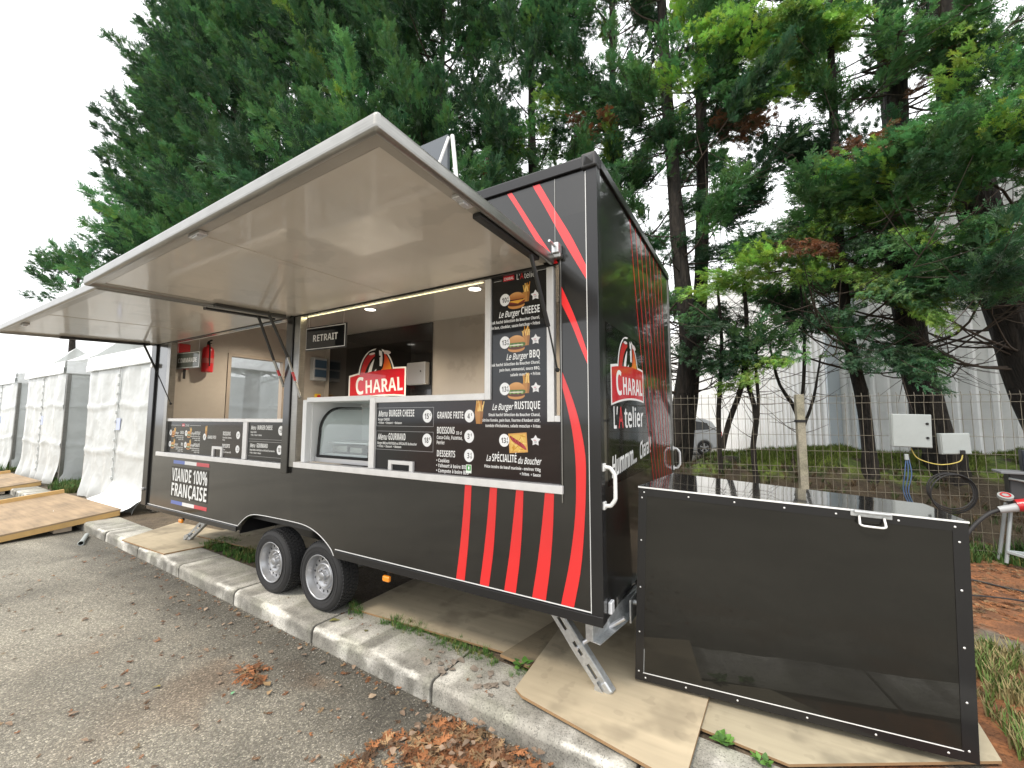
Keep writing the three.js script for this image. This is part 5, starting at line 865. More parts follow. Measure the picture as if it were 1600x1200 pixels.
class Leaves {
  constructor(seed) { this.r = rng(seed); this.a = []; }
  add(p, d, s, tone, roll, kk = 1) {
    const r = this.r, c = TONE[tone], k = kk * (0.8 + 0.4 * r()), y = r();
    this.a.push([p.clone(), d.clone().normalize(), s, [c[0] * k * (1 + 0.5 * y * y), c[1] * k, c[2] * k * (1.15 - 0.3 * y)], roll ?? r() * 6.283]);
  }
  plume(p, d, size, n, tone, ss = 0.5) {                     // a tuft pointing along d
    const r = this.r, D = d.clone().normalize(), kk = 0.6 + 0.8 * r();
    for (let i = 0; i < n; i++) {
      const t = r(), lat = V(r() - 0.5, r() - 0.5, r() - 0.5).multiplyScalar(1.5); lat.addScaledVector(D, -lat.dot(D));
      const q = p.clone().addScaledVector(D, size * (t - 0.15)).addScaledVector(lat, size * 0.25 * (1 - 0.6 * t));
      this.add(q, D.clone().addScaledVector(lat, 1.0).add(V(0, 0.15, 0)), size * ss * (0.75 + 0.5 * r()), r() < 0.1 && tone < 1 ? tone + 1 : tone, undefined, kk);
    }
  }
  bough(a, b, w, n, tone, droop = 0.1) {                     // separate tufts along a limb from a (near the trunk) to b (the tip), gaps between them
    const r = this.r, ax = b.clone().sub(a), L = ax.length(), D = ax.clone().normalize(), side = V().crossVectors(D, V(0, 1, 0)).normalize(), m = Math.max(4, Math.round(n / 13));
    for (let i = 0; i < m; i++) {
      const t = 0.08 + 0.92 * Math.pow((i + r()) / m, 0.85), u = (i % 2 ? 1 : -1) * (0.15 + 0.85 * r()) * (t > 0.85 ? 0.3 : 1), ww = w * (0.4 + 0.8 * Math.sin(Math.PI * Math.min(1, 0.2 + t * 0.75)));
      const p = a.clone().addScaledVector(ax, t).addScaledVector(side, u * ww * 0.8); p.y += (r() - 0.5) * 0.7 * ww - droop * t * t;
      const d = D.clone().multiplyScalar(0.7).addScaledVector(side, u * 0.9); d.y += -0.2 + 0.5 * r();
      const size = (0.42 + 0.3 * r()) * (0.75 + 0.35 * w), kk = 0.8 + 1.0 * r(), tn = r() < 0.28 && tone > 0 && tone < 3 ? tone - 1 : r() < 0.16 && tone < 2 ? tone + 1 : tone;
      d.normalize(); const lt = V().crossVectors(d, V(0, 1, 0)).normalize();
      for (let j = 0; j < 62; j++) {
        const q = p.clone().addScaledVector(d, size * (r() - 0.3)).addScaledVector(lt, size * 0.8 * (r() - 0.5)); q.y += size * 0.34 * (r() - 0.5);
        const e = d.clone().addScaledVector(lt, (r() - 0.5) * 1.3); e.y += -0.25 + 0.4 * r();
        this.add(q, e, size * (0.19 + 0.14 * r()), tn, (r() - 0.5) * 1.6, kk);
      }
    }
  }
  build(parent, k = 0) {
    for (let v = 0; v < 2; v++) {
      const list = this.a.filter((_, i) => i % 2 === v); if (!list.length) continue;
      const im = new THREE.InstancedMesh(SPRAYS[(k + v) % 3], leafMat, list.length);
      list.forEach(([p, d, s, c, roll], i) => {
        const y = d, z = Math.abs(y.y) > 0.95 ? V(0, 0, 1) : V(0, 1, 0), x = V().crossVectors(y, z).normalize(); z.crossVectors(x, y);
        _m.makeBasis(x, y, z); _q.setFromRotationMatrix(_m).multiply(new THREE.Quaternion().setFromAxisAngle(V(0, 1, 0), roll)); _m.compose(p, _q, _s.set(s, s, s)); im.setMatrixAt(i, _m); im.setColorAt(i, new THREE.Color().setRGB(...c));
      });
      im.name = 'crown'; im.userData.kind = 'stuff'; im.castShadow = im.receiveShadow = true; parent.add(im);
    }
  }
}
function limb(pts, r0, r1, seg = 10, sides = 8, rough = 0) { // tapered, slightly crooked branch
  const c = new THREE.CatmullRomCurve3(pts.map((p) => (p.isVector3 ? p : V(...p)))), g = new THREE.TubeGeometry(c, seg, 1, sides, false), p = g.attributes.position;
  for (let i = 0; i <= seg; i++) { const o = c.getPointAt(i / seg), rr = lerp(r0, r1, i / seg); for (let j = 0; j <= sides; j++) { const k = i * (sides + 1) + j, a = j % sides; const f = rr * (1 + rough * (hash(i, a, 7) - 0.5)); p.setXYZ(k, o.x + (p.getX(k) - o.x) * f, o.y + (p.getY(k) - o.y) * f, o.z + (p.getZ(k) - o.z) * f); } }
  const uv = g.attributes.uv; g.computeVertexNormals(); return g;
}
function tree(name, label, x, z, path, r0, r1, fill) {       // path: offsets of the trunk line from its base
  const y = groundY(x, z) - 0.15, t = thing(name, label, 'tree', [x, y, z], 0, undefined);
  part('trunk', [limb([[0, 0, 0], ...path], r0, r1, 26, 12, 0.22), limb([[0, -0.1, 0], [0.01, 0.5, 0]], r0 * 1.45, r0 * 0.95, 4, 12, 0.3)], M.bark, t);
  const lv = new Leaves(Math.round((x + 60) * 131 + (z + 40) * 17)), tw = [];
  fill(lv, tw, new THREE.CatmullRomCurve3([V(0, 0, 0), ...path.map((p) => V(...p))]), rng(Math.round((x + 50) * 77)));
  if (tw.length) part('branches', tw, M.twig, t);
  lv.build(t, Math.abs(Math.round(x * 3)) % 3);
  return t;
}
// dense crown of ascending tufts
const dense = (H, R, n, h0, ss, browns = 0.02) => (lv, tw, c, r) => {
  const m = Math.round(n * 0.42);
  for (let i = 0; i < m; i++) {
    const h = h0 + (H - h0) * Math.pow(r(), 0.95), f = 1 - Math.pow((h - h0) / (H - h0), 1.7), az = r() * Math.PI * 2, back = Math.sin(az) < -0.25;
    if (back && r() < 0.6) continue;
    const low = smooth(h0 - 0.5, h0 + 1.5, h), rad = R * (0.25 + 0.75 * f) * (0.6 + 0.5 * Math.sqrt(r())) * (0.65 + 0.35 * low), o = c.getPoint(clamp(h / H));
    const out = V(Math.cos(az), 0, Math.sin(az)), p = V(o.x, h, o.z).addScaledVector(out, rad), tone = r() < browns ? 3 : r() < 0.06 ? 2 : r() < 0.55 ? 1 : 0;
    for (let k = 0; k < 4; k++) {                            // a rounded clump of tufts
      const j = V(r() - 0.5, r() - 0.5, r() - 0.5).multiplyScalar(1.5 * ss), d = out.clone().multiplyScalar(0.7).addScaledVector(j, 0.7).add(V(0, 0.55 + 0.3 * r(), 0));
      lv.plume(p.clone().add(j), d, ss * (0.6 + 0.45 * r()), 52, k && tone === 2 ? 1 : tone, 0.25);
    }
    if (i % 2 === 0) { const b = V(o.x, h - rad * 0.5, o.z); tw.push(limb([b, b.clone().lerp(p, 0.55).add(V(0, -0.08 * rad, 0)), p], 0.035, 0.01, 5, 5)); }
    if (i % 2 === 0) lv.plume(V(o.x, h, o.z).addScaledVector(out, rad * 0.5), V(out.x, 0.6, out.z), ss * 1.2, 10, 0, 0.55);
  }
};
// bare limbs with thin foliage high up
const sparse = (H, R, n, h0, foliage = 1) => (lv, tw, c, r) => {
  for (let i = 0; i < n; i++) {
    const h = h0 + (H - h0) * r(), az = r() * Math.PI * 2, o = c.getPoint(clamp(h / H)), L = R * (0.5 + 0.7 * r()) * (1 - 0.5 * h / H), out = V(Math.cos(az), 0, Math.sin(az));
    const e = o.clone().addScaledVector(out, L).add(V(0, L * (0.15 + 0.55 * r()), 0)), m = o.clone().lerp(e, 0.5).add(V((r() - 0.5) * 0.25, -0.12 * L, (r() - 0.5) * 0.25));
    tw.push(limb([o, m, e], 0.013 + 0.012 * r(), 0.004, 7, 5));
    for (let k = 0; k < 5; k++) { const s = m.clone().lerp(e, r()), d = V(r() - 0.5, r() - 0.45, r() - 0.5).addScaledVector(out, 0.5).normalize(); tw.push(limb([s, s.clone().addScaledVector(d, 0.25 + 0.2 * r()).add(V(0, -0.04, 0)), s.clone().addScaledVector(d, 0.5 + 0.7 * r())], 0.007, 0.0022, 4, 4)); }
    if (r() < foliage * (h < 5.5 ? 0.4 : 1) && h > h0 + 0.8) { const tone = r() < 0.01 ? 3 : r() < 0.4 ? 0 : r() < 0.9 ? 1 : 2; for (let k = 0; k < 3; k++) lv.plume(m.clone().lerp(e, 0.3 + 0.7 * r()), out.clone().multiplyScalar(0.8).add(V(0, 0.25 + 0.5 * r(), 0)), 0.62 + 0.45 * r(), 54, tone, 0.25); }
  }
};
{
  const rows = [[-36, -6, 12.4, 1.3, 50, 1.4, 'small far-off conifer at the left end of the tree row'], [-22.9, -6.2, 19.5, 1.9, 220, 1.7, 'dense conifer second from the left end of the tree row'], [-20.8, -6.7, 24, 2.3, 280, 1.8, 'tall dense conifer rising over the far white tents'], [-18.4, -6.4, 23, 2.9, 300, 1.8, 'tall dense conifer above the outer corner of the left hatch'], [-15.8, -6.3, 21, 3.2, 300, 1.6, 'dense dark conifer above the left hatch'], [-12.4, -6.5, 19, 3.0, 300, 1.4, 'dense conifer left of the peak of the raised hatch'], [-9.3, -6.2, 17, 2.8, 310, 1.25, 'dense green conifer behind the peak of the raised hatch'], [-6.6, -6.4, 15.5, 2.5, 320, 1.1, 'dense conifer right behind the open roof hatch']];
  for (const [x, z, H, R, n, ss, label] of rows) tree('conifer', label, x, z, [[0.05, H * 0.3, 0], [-0.08, H * 0.6, 0.05], [0, H, 0]], 0.28, 0.03, dense(H, R, n, x < -30 ? 9 : x < -18 ? 5.5 : 3.6, 0.75 + 0.28 * ss, x < -22 ? 0 : 0.007));
  tree('conifer', 'thinner conifer with a bare trunk behind the top rail of the trailer', -3.9, -6.9, [[0.1, 4, 0], [-0.1, 9, 0], [0, 15, 0]], 0.2, 0.04, (lv, tw, c, r) => { dense(15, 2.0, 120, 3.6, 0.95, 0.04)(lv, tw, c, r); sparse(14, 2.2, 40, 3, 0.5)(lv, tw, c, r); });
  tree('conifer', 'slender conifer with a bare trunk above the front corner of the trailer', -1.9, -7.2, [[0.05, 5, 0], [0, 9.5, 0], [0.05, 14, 0]], 0.16, 0.05, (lv, tw, c, r) => { dense(14, 1.7, 58, 4.2, 0.85, 0.03)(lv, tw, c, r); sparse(13.5, 2.0, 44, 2.5, 0.45)(lv, tw, c, r); });
  const leaner = tree('conifer', 'conifer with a dark leaning trunk beside the trailer end', -0.58, -5.7, [[0.2, 1.1, 0.05], [0.38, 2.1, 0.1], [0.27, 4.4, 0], [0.1, 8, -0.2], [0.05, 13, -0.3]], 0.17, 0.06, sparse(12.5, 1.9, 50, 3.2, 0.5));
  const twin = tree('conifer', 'twin conifer trunk right of the leaning one beside the trailer end', -0.5, -6.6, [[0.2, 1.6, 0], [0.42, 3.2, 0], [0.58, 7, 0], [0.6, 13, 0]], 0.15, 0.07, sparse(12.5, 2.3, 56, 3.4, 0.5));
  const mid = tree('conifer', 'conifer with a slim crooked trunk left of the larger cabinet', 2.2, -5.6, [[-0.02, 1.2, 0], [-0.12, 2.0, 0], [-0.18, 3.6, 0], [-0.1, 6.5, -0.2], [0, 12, -0.3]], 0.085, 0.03, sparse(12, 1.9, 36, 3.4, 0.5));
  const lean2 = tree('conifer', 'conifer with a thick leaning trunk behind the two cabinets', 3.12, -6.05, [[-0.1, 0.9, 0], [-0.24, 1.9, 0], [-0.3, 3.6, 0], [-0.1, 7, -0.3], [0, 12, -0.4]], 0.2, 0.09, sparse(11.5, 2.6, 52, 3.6, 0.45));
  const rightT = tree('conifer', 'conifer with the thickest leaning trunk at the right edge', 4.45, -6.0, [[-0.25, 0.9, 0], [-0.5, 2.0, 0], [-0.72, 3.6, 0], [-0.85, 6.5, -0.2], [-0.8, 12, -0.3]], 0.27, 0.11, (lv, tw, c, r) => { sparse(11.5, 2.6, 52, 3.6, 0.4)(lv, tw, c, r); tw.push(limb([[0.0, 1.0, 0], [0.5, 1.9, 0.1], [0.75, 4, 0], [0.8, 8, 0]], 0.16, 0.08, 10, 9, 0.2)); });
  const rear = tree('conifer', 'tall conifer trunk standing behind the others at the upper right', 3.35, -7.7, [[0, 3, 0], [-0.1, 7, 0], [-0.1, 13, 0]], 0.17, 0.1, sparse(12.5, 3.0, 70, 4.6, 0.5));
  // low boughs hanging towards the camera, each growing from the nearest trunk
  const B = [
    [1.91, 3.97, -5.6, 0.31, 3.77, -4.7, 0.95, 190, 2],
    [1.92, 4.17, -5.6, 2.71, 3.14, -4.8, 0.85, 170, 2],
    [1.90, 4.83, -5.8, 0.81, 4.30, -4.9, 1.00, 160, 1],
    [1.91, 4.93, -5.8, 2.78, 3.92, -5.0, 1.00, 170, 1],
    [1.49, 3.25, -5.8, 0.48, 2.64, -5.0, 0.70, 120, 0],
    [1.87, 3.16, -5.6, 2.54, 2.48, -5.0, 0.85, 170, 0],
    [1.31, 2.73, -5.4, 0.73, 2.35, -4.8, 0.50, 70, 2],
    [-0.33, 3.78, -5.6, 0.58, 2.89, -5.0, 0.80, 140, 0],
    [-0.46, 3.21, -5.6, 0.28, 2.63, -5.2, 0.60, 80, 0],
    [3.48, 4.49, -5.6, 2.04, 4.91, -4.6, 1.20, 260, 1],
    [3.80, 4.67, -5.6, 2.62, 5.07, -4.6, 1.10, 230, 1],
    [4.05, 4.96, -5.6, 2.96, 5.27, -4.5, 1.10, 200, 1],
    [3.95, 3.59, -5.6, 2.88, 3.49, -4.8, 0.90, 180, 1],
    [4.03, 5.50, -5.6, 3.34, 5.92, -4.7, 1.00, 150, 1],
    [3.36, 3.58, -5.8, 2.56, 3.48, -5.0, 0.80, 130, 0],
    [3.90, 4.04, -5.4, 3.23, 3.95, -4.6, 0.80, 120, 1],
    [0.04, 8.29, -6.0, 1.51, 7.73, -5.0, 1.20, 230, 2],
    [0.87, 8.56, -6.0, 2.10, 7.74, -5.0, 1.20, 200, 2],
    [0.08, 7.88, -6.0, 1.10, 7.10, -5.2, 1.00, 140, 1],
    [2.25, 8.43, -6.5, 3.46, 7.08, -5.4, 1.30, 180, 1],
    [3.14, 7.65, -6.8, 3.94, 6.82, -5.6, 1.20, 180, 1],
    [-0.16, 8.62, -5.8, 0.24, 9.12, -5.4, 0.90, 130, 2],
    [0.07, 7.49, -6.0, -0.34, 8.19, -5.4, 0.60, 80, 2],
    [-1.77, 8.58, -6.8, -2.70, 8.75, -5.6, 1.30, 190, 1],
    [-1.85, 7.57, -6.5, -0.39, 7.14, -5.5, 1.00, 150, 0],
    [-2.96, 10.21, -7.0, -3.54, 11.22, -6.0, 1.50, 190, 1],
    [-1.94, 10.94, -7.0, -1.09, 10.39, -6.0, 1.30, 140, 0],
    [-0.51, 7.01, -6.2, -1.40, 6.59, -5.4, 0.90, 120, 0],
    [0.17, 7.06, -6.0, 0.86, 6.79, -5.5, 0.60, 33, 3],
    [-2.57, 7.98, -6.0, -1.64, 7.60, -5.6, 0.70, 37, 3],
    [3.66, 7.65, -6.4, 3.10, 6.73, -5.6, 0.80, 42, 3],
    [2.92, 6.08, -7.0, 1.83, 6.40, -6.0, 1.20, 140, 0],
    [2.98, 5.60, -7.0, 2.03, 5.21, -6.0, 1.10, 140, 0],
    [-3.42, 8.52, -6.8, -3.85, 8.35, -5.6, 1.20, 170, 1],
    [1.59, 6.17, -6.6, 0.78, 6.34, -6.0, 0.80, 60, 0],
    [-0.59, 5.95, -6.5, 0.46, 5.73, -5.8, 0.80, 90, 0],
    [-0.63, 4.89, -6.2, 0.13, 4.77, -5.6, 0.70, 80, 0],
    [2.17, 5.53, -5.2, 2.30, 5.33, -4.8, 0.40, 21, 3],
    [1.26, 4.21, -4.9, 1.39, 4.11, -4.6, 0.20, 12, 3],
  ];
  const hosts = [leaner, twin, mid, lean2, rightT, rear];
  const lots = new Map();
  for (const b of B) {
    const a = V(b[0], b[1], b[2]), e = V(b[3], b[4], b[5]);
    const host = hosts.reduce((m, h) => (Math.hypot(h.position.x - a.x, h.position.z - a.z) < Math.hypot(m.position.x - a.x, m.position.z - a.z) ? h : m));
    if (!lots.has(host)) lots.set(host, { lv: new Leaves(900 + hosts.indexOf(host)), tw: [] });
    const { lv, tw } = lots.get(host), o = host.position; a.sub(o); e.sub(o);
    lv.bough(a, e, b[6] * 0.62, Math.round(b[7] * 1.25), b[8], 0.12);
    const root = V(0, 0, 0); { const s = a.clone(); s.y -= 0.35; root.set(clamp(-0.35 * (s.y / 4), -0.6, 0.1), s.y, 0); }
    if (root.distanceTo(a) < 2.6) tw.push(limb([root, a.clone().lerp(root, 0.4).add(V(0, -0.05, 0)), a, e], 0.019, 0.005, 10, 6)); else tw.push(limb([a, a.clone().lerp(e, 0.5), e], 0.018, 0.005, 8, 5));
    const r = lv.r; for (let k = 0; k < 7; k++) { const s = a.clone().lerp(e, r()); tw.push(limb([s, s.clone().add(V((r() - 0.5) * 0.5, -0.1, (r() - 0.5) * 0.5)), s.clone().add(V((r() - 0.5) * 1.2, -0.1 - 0.5 * r(), (r() - 0.5) * 1.2))], 0.006, 0.002, 5, 4)); }
  }
  for (const [h, { lv, tw }] of lots) { part('branches', tw, M.twig, h); lv.build(h, hosts.indexOf(h)); }
  // young bare stems by the fence
  const young = (label, x, z, stems, tufts) => {
    const y = groundY(x, z) - 0.1, t = thing('young_conifer', label, 'young tree', [x, y, z]), tw = [], r = rng(Math.round(x * 100 + 500)), lv = new Leaves(Math.round(x * 50 + 300));
    for (const [pts, r0, r1] of stems) part('stem', [limb(pts, r0, r1, 14, 8, 0.25)], M.bark, t);
    for (const [pts] of stems) for (let k = 0; k < 12; k++) { const c = new THREE.CatmullRomCurve3(pts.map((p) => V(...p))), s = c.getPoint(0.3 + 0.7 * r()), d = V(r() - 0.5, 0.5 * r() - 0.1, r() - 0.5).normalize(); tw.push(limb([s, s.clone().addScaledVector(d, 0.2).add(V(0, -0.03, 0)), s.clone().addScaledVector(d, 0.35 + 0.5 * r())], 0.006, 0.002, 4, 4)); }
    part('branches', tw, M.twig, t);
    for (const [p, n] of tufts) lv.plume(V(...p), V(0.3, 0.4, 0.5), 0.5, n, 1); if (tufts.length) lv.build(t, 1);
  };
  young('young tree with two curved bare stems nearest the trailer end', 0.28, -5.3, [[[[0, 0, 0], [-0.02, 0.6, 0], [0.0, 1.2, 0], [0.08, 2.2, 0], [0.05, 3.2, 0]], 0.045, 0.02], [[[0.02, 0.5, 0], [0.16, 1.0, 0], [0.34, 1.5, 0.05], [0.45, 2.4, 0.05], [0.42, 3.4, 0]], 0.05, 0.025]], []);
  young('young tree with a wavy pair of bare stems left of the concrete post', 0.78, -5.15, [[[[0, 0, 0], [-0.04, 0.7, 0], [0.02, 1.2, 0], [-0.08, 1.8, 0], [-0.06, 2.6, 0]], 0.048, 0.024], [[[0.0, 0.9, 0], [0.06, 1.4, 0.02], [0.05, 2.0, 0.02], [0.14, 2.7, 0]], 0.03, 0.014]], [[[-0.1, 2.3, 0.3], 10], [[0.15, 2.25, 0.4], 12]]);
  young('young forked tree with three thin stems behind the concrete post', 1.35, -5.3, [[[[0, 0, 0], [0, 0.7, 0], [-0.02, 1.15, 0], [-0.22, 1.6, 0], [-0.32, 2.2, 0]], 0.045, 0.014], [[[0, 1.0, 0], [0.08, 1.5, 0], [0.13, 2.2, 0], [0.12, 3.2, 0]], 0.03, 0.012], [[[0.05, 0.9, 0], [0.2, 1.35, 0], [0.32, 2.0, 0]], 0.026, 0.01]], [[[-0.3, 2.0, 0.2], 9], [[0.35, 1.95, 0.2], 10]]);
}

// ---------------------------------------------------------------- grass, weeds, litter
function scatter(name, label, cat, geo, mat, list, tint) {   // list of [x, y, z, yaw, pitch, roll, scale, [r, g, b]]
  const im = new THREE.InstancedMesh(geo, mat, list.length), e = new THREE.Euler();
  list.forEach(([x, y, z, a, b, c, s, col], i) => { _m.compose(V(x, y, z), _q.setFromEuler(e.set(b, a, c, 'YXZ')), _s.set(s, s, s)); im.setMatrixAt(i, _m); im.setColorAt(i, new THREE.Color().setRGB(...col)); });
  im.name = numbered(name); im.castShadow = im.receiveShadow = true; tag(im, label, cat, undefined, 'stuff'); scene.add(im); return im;
}
const bladeGeo = (() => { const r = rng(5), pos = []; for (let i = 0; i < 12; i++) { const a = r() * 6.28, x = (r() - 0.5) * 0.5, z = (r() - 0.5) * 0.5, L = 0.5 + 0.6 * r(), dx = Math.cos(a), dz = Math.sin(a), b = 0.25 + 0.5 * r(), w = 0.035; const A = [x - dz * w, 0, z + dx * w], B = [x + dz * w, 0, z - dx * w], C = [x + dx * b * 0.4 * L - dz * w * 0.8, L * 0.6, z + dz * b * 0.4 * L + dx * w * 0.8], D = [x + dx * b * 0.4 * L + dz * w * 0.8, L * 0.6, z + dz * b * 0.4 * L - dx * w * 0.8], E = [x + dx * b * L, L * 0.95, z + dz * b * L]; pos.push(...A, ...B, ...D, ...A, ...D, ...C, ...C, ...D, ...E); } const g = new THREE.BufferGeometry(); g.setAttribute('position', new THREE.Float32BufferAttribute(pos, 3)); g.computeVertexNormals(); return g; })();
const leafGeo = (() => { const pos = [], n = 6, w = (t) => 0.34 * Math.sin(Math.PI * Math.pow(t, 0.75)) + 0.03 * Math.sin(t * 25), P2 = (t, s) => [s * w(t), 0.06 * Math.sin(t * 5) + 0.13 * s * s * w(t), t - 0.5]; for (let i = 0; i < n; i++) { const a = i / n, b = (i + 1) / n; for (const s of [-1, 1]) { const q = [P2(a, 0), P2(b, 0), P2(b, s), P2(a, s)]; pos.push(...q[0], ...q[1], ...q[2], ...q[0], ...q[2], ...q[3]); } } const g = new THREE.BufferGeometry(); g.setAttribute('position', new THREE.Float32BufferAttribute(pos, 3)); g.computeVertexNormals(); return g; })();
const pebbleGeo = new THREE.IcosahedronGeometry(0.5, 0).scale(1, 0.6, 0.8);
const vegMat = new THREE.MeshStandardMaterial({ color: 0xffffff, roughness: 0.8, side: THREE.DoubleSide }), litMat = new THREE.MeshStandardMaterial({ color: 0xffffff, roughness: 0.85, side: THREE.DoubleSide });
{
  const r = rng(77), green = () => { const k = 0.7 + 0.6 * r(); return r() < 0.2 ? [0.14 * k, 0.14 * k, 0.04 * k] : [0.055 * k, 0.12 * k, 0.022 * k]; };
  let L = [];
  const strip = (x0, x1, z0, z1, n, s) => { for (let i = 0; i < n; i++) { const t = r(), x = lerp(x0, x1, t), z = lerp(z0, z1, t) + (r() + r() - 1) * 0.09; if (fbm(x * 4, z * 4, 3, 3) < 0.43) continue; L.push([x, -0.015, z, r() * 6, 0, 0, s * (0.5 + 0.8 * r()), green().map((v) => v * 1.4)]); } };
  strip(-2.5, -0.55, -0.22, -0.2, 520, 0.04); strip(-2.35, -1.5, -0.22, -0.23, 150, 0.065); strip(-1.3, -0.6, -0.2, -0.18, 90, 0.05);
  for (let i = 0; i < 1500; i++) { const x = lerp(-5.5, -2.6, r()), z = -0.2 + 0.0366 * x - 0.02 - r() * 0.5; if (fbm(x * 3, z * 3, 3, 3) > 0.4) L.push([x, -0.015, z, r() * 6, 0, 0, 0.04 + 0.05 * r(), green().map((v) => v * 1.5)]); }
  scatter('grass_strip', 'short green grass growing along the back of the kerb', 'grass', bladeGeo, vegMat, L); L = [];
  for (let i = 0; i < 1900; i++) { const x = 1.75 + 2.2 * r(), z = -0.6 - 1.5 * r(); const d = fenceD(x, z); if (fbm(x * 2.4, z * 2.4, 9, 3) < 0.42 || (x < 1.82 && z > -1.6)) continue; const k = 0.8 + 0.5 * r(); L.push([x, groundY(x, z) - 0.005, z, r() * 6, 0, 0, 0.07 + 0.07 * r(), r() < 0.45 ? [0.24 * k, 0.2 * k, 0.09 * k] : [0.1 * k, 0.16 * k, 0.035 * k]]); }
  for (let i = 0; i < 500; i++) { const x = 2.6 + 2.6 * r(), t = fenceT(x, -4.5), z = FO[1] + FU[1] * t + 0.25 - 0.5 * r(); L.push([x, groundY(x, z) - 0.01, z, r() * 6, 0, 0, 0.08 + 0.1 * r(), green()]); }
  scatter('grass_patch', 'rough grass on the open ground right of the black box', 'grass', bladeGeo, vegMat, L); L = [];
  for (let i = 0; i < 600; i++) { const x = -16 + 4.2 * r() + (r() < 0.5 ? -6 : 1), z = -1.0 - r() * 0.8; L.push([x, -0.01, z, r() * 6, 0, 0, 0.1 + 0.1 * r(), green()]); }
  for (let i = 0; i < 260; i++) { const x = -13.6 + 1.4 * r(), z = -0.75 - r() * 0.5; L.push([x, -0.01, z, r() * 6, 0, 0, 0.1 + 0.1 * r(), green()]); }
  scatter('grass_tufts', 'green grass tufts between the white tents', 'grass', bladeGeo, vegMat, L); L = [];
  for (let i = 0; i < 15000; i++) {                         // moss and ivy on the bank
    const t = -2.5 + 8.5 * r(), d = 0.2 + 3.0 * r(), x = FO[0] + FU[0] * t + FN[0] * d, z = FO[1] + FU[1] * t + FN[1] * d, y = groundY(x, z), n = fbm(x * 2.4, z * 2.4, 88, 3), k = 0.6 + 0.7 * r();
    const hi = smooth(0.72, 1.08, y + 0.4 * (n - 0.5)); if (r() > 0.16 + 0.84 * hi || n < 0.36) continue;
    L.push([x, y - 0.01, z, r() * 6, (r() - 0.5) * 0.8, (r() - 0.5) * 0.8, 0.05 + 0.08 * r(), hi > 0.5 ? [0.14 * k, 0.19 * k, 0.03 * k] : r() < 0.5 ? [0.05 * k, 0.075 * k, 0.02 * k] : [0.09 * k, 0.06 * k, 0.03 * k]]);
  }
  scatter('moss_cover', 'bright moss and low growth covering the bank behind the fence', 'moss', bladeGeo, vegMat, L); L = [];
  // dry conifer fronds and leaves: piles on the road by the kerb, scattered bits, litter along the fence
  const dry = () => { const k = 0.35 + 0.8 * r(), q = r(); return q < 0.45 ? [0.34 * k, 0.14 * k, 0.055 * k] : q < 0.75 ? [0.19 * k, 0.11 * k, 0.06 * k] : [0.38 * k, 0.25 * k, 0.13 * k]; };
  const frond = (x, y, z, s) => L.push([x, y, z, r() * 6.28, -Math.PI / 2 + (r() - 0.5) * 0.5, (r() - 0.5) * 0.7, s, dry()]);
  const pile = (cx, cz, rx, rz, n, h, s0) => { for (let i = 0; i < n; i++) { const a = r() * 6.28, q = Math.sqrt(r()) * (0.75 + 0.5 * fbm(Math.cos(a) * 2 + cx * 9, Math.sin(a) * 2, 6, 2)), x = cx + rx * q * Math.cos(a), z = Math.max(cz + rz * q * Math.sin(a), kerbZ(cx) + 0.02); frond(x, -0.118 + h * (1 - q) * r(), z, s0 * (0.6 + 0.8 * r())); } };
  pile(-0.74, 0.43, 0.26, 0.2, 210, 0.035, 0.085); pile(-0.46, 0.43, 0.28, 0.18, 180, 0.035, 0.085); pile(-0.92, 0.78, 0.2, 0.1, 130, 0.025, 0.08); pile(-0.62, 0.7, 0.26, 0.09, 60, 0.012, 0.075); pile(-1.06, 0.6, 0.06, 0.06, 20, 0.012, 0.07); pile(-2.34, 0.6, 0.1, 0.045, 24, 0.02, 0.085); pile(-2.18, 0.62, 0.06, 0.035, 10, 0.012, 0.08);
  scatter('needle_piles', 'orange heaps of dry conifer fronds on the road beside the kerb', 'leaf litter', DRY[0], litMat, L); L = [];
  for (let i = 0; i < 9000; i++) { const x = 1.72 + 4.5 * r(), z = -0.9 - 4.4 * r(), d = fenceD(x, z) + 0.5 * (fbm(x * 2.2, z * 2.2, 5, 5) - 0.5); if (d > 0.3 || d < -3 || fbm(x * 2.6 + 3, z * 2.6, 21, 4) < 0.42) continue; if (d < -1.75 && r() < 0.85) continue; frond(x, groundY(x, z) + 0.006, z, 0.05 + 0.06 * r()); }
  scatter('needle_litter', 'carpet of orange conifer needles on the ground along the fence', 'leaf litter', DRY[1], litMat, L); L = [];
  for (let i = 0; i < 340; i++) { const x = -7 + 8 * r(), d = Math.pow(r(), 2.2) * 1.5 + 0.03, z = kerbZ(x) + d; frond(x, -0.117, z, 0.025 + 0.045 * r() * r()); }
  for (let i = 0; i < 130; i++) { const x = -3.2 + 3.6 * r(), z = 0.5 + 1.6 * r(); frond(x, -0.117, z, 0.02 + 0.03 * r()); }
  for (let i = 0; i < 60; i++) { const x = -3 + 3.2 * r(); frond(x, 0.004, kerbZ(x) - 0.1 - 0.22 * r(), 0.02 + 0.03 * r()); }
  scatter('frond_scatter', 'single dry conifer fronds scattered over the road and kerb', 'leaf litter', DRY[0], litMat, L); L = [];
  const lf = (x, y, z, s, c) => L.push([x, y, z, r() * 6.28, (r() - 0.5) * 0.5, (r() - 0.5) * 0.6, s, c]);
  const tan = () => { const k = 0.5 + 0.7 * r(); return [0.3 * k, 0.215 * k, 0.15 * k]; };
  for (let i = 0; i < 46; i++) { const a = r() * 6.28, q = Math.sqrt(r()); lf(-0.55 + 0.5 * q * Math.cos(a), -0.09 + 0.03 * r(), Math.max(kerbZ(-0.5) + 0.03, 0.46 + 0.28 * q * Math.sin(a)), 0.028 + 0.03 * r(), tan()); }
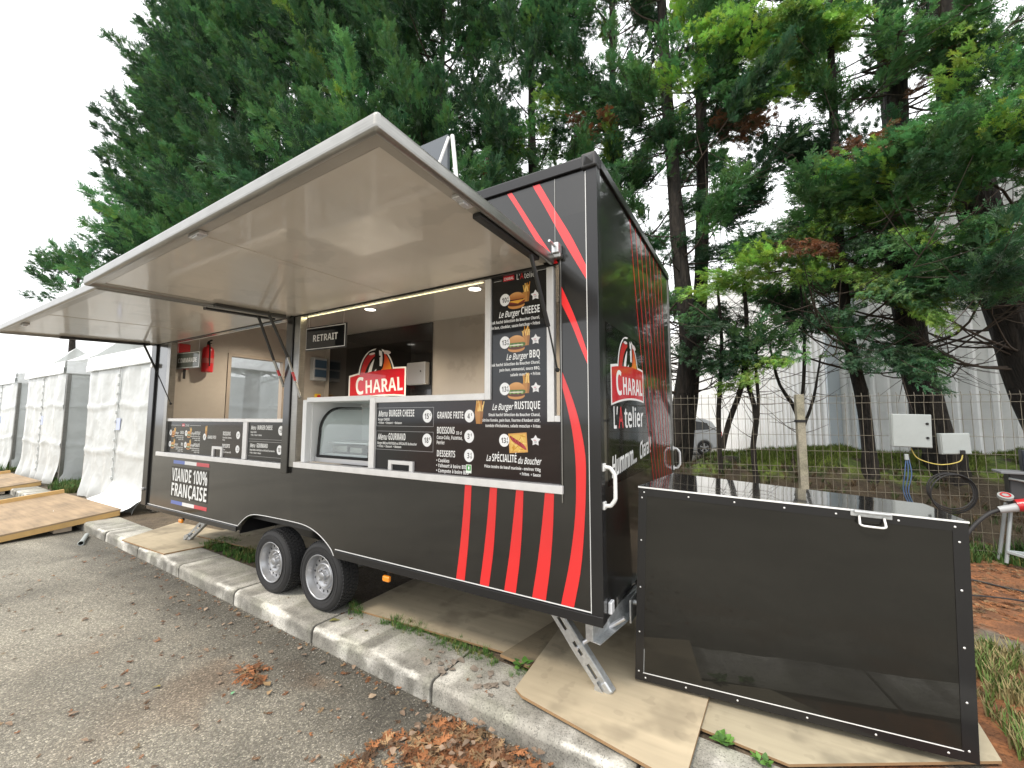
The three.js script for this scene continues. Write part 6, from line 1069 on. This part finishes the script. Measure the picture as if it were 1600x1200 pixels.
  for (let i = 0; i < 120; i++) { const x = -6.5 + 7 * r(), z = kerbZ(x) + 0.03 + Math.pow(r(), 2) * 1.6; lf(x, -0.112, z, 0.02 + 0.03 * r(), tan()); }
  for (let i = 0; i < 26; i++) { const x = -1.25 + 0.65 * r(), z = kerbZ(x) - 0.08 - 0.2 * r(); lf(x, 0.012, z, 0.035 + 0.04 * r(), [0.24, 0.2, 0.16]); }
  lf(-2.25, 0.008, -0.0, 0.09, [0.2, 0.19, 0.06]); lf(-1.9, 0.008, -0.02, 0.05, [0.14, 0.13, 0.05]); lf(-2.1, -0.11, 0.62, 0.06, [0.3, 0.2, 0.1]); lf(-2.0, -0.11, 0.66, 0.05, [0.32, 0.22, 0.12]); lf(-1.4, -0.11, 0.35, 0.05, [0.34, 0.26, 0.18]); lf(-2.7, -0.112, 1.0, 0.05, [0.3, 0.24, 0.06]); lf(-2.2, -0.112, 0.78, 0.035, [0.16, 0.4, 0.2]);
  scatter('dead_leaves', 'curled tan dead leaves on the road and the kerb', 'leaf litter', leafGeo, litMat, L); L = [];
  for (let i = 0; i < 1500; i++) { const x = -6 + 7 * r(), z = kerbZ(x) + 0.01 + Math.pow(r(), 2.5) * 0.5, k = 0.16 + 0.25 * r(); L.push([x, -0.12, z, r() * 6, 0, 0, 0.005 + 0.011 * r() * r(), [k, k * 0.94, k * 0.82]]); }
  scatter('grit', 'loose grit lying in the gutter along the kerb', 'grit', pebbleGeo, litMat, L);
  // broad-leaved weed by the boards
  const weed = (label, x, y, z, n, s) => { const o = thing('weed', label, 'weed', [x, y, z]); const g = leafGeo, ms = [[0.08, 0.19, 0.03], [0.11, 0.24, 0.04], [0.06, 0.14, 0.03]].map((c) => S(c, 0.6, { side: THREE.DoubleSide })); for (let i = 0; i < n; i++) { const m = new THREE.Mesh(g, ms[i % 3]); m.name = 'leaf'; const a = r() * 6.28, q = s * (0.5 + 0.7 * r()); m.scale.setScalar(q); m.rotation.order = 'YXZ'; m.rotation.set(-0.25 - 0.6 * r(), a, (r() - 0.5) * 0.6); m.position.set(Math.sin(a) * q * 0.6 + (r() - 0.5) * s, 0.02 + 0.3 * q * r(), Math.cos(a) * q * 0.6 + (r() - 0.5) * s * 0.6); o.add(m); } part('stem', [rod([0, 0, 0], [0.01, 0.05 * s * 10, 0], 0.003)], M.twig, o); };
  weed('green broad-leaved weed between the two boards beside the black box', 0.56, -0.0, -0.16, 26, 0.05);
  weed('green trailing weed at the right end of the gap by the black box', 0.74, 0.0, -0.12, 18, 0.042);
  weed('small green weed against the timber under the trailer corner', -0.62, 0.01, -0.2, 10, 0.06);
}

renderer.render(scene, camera);
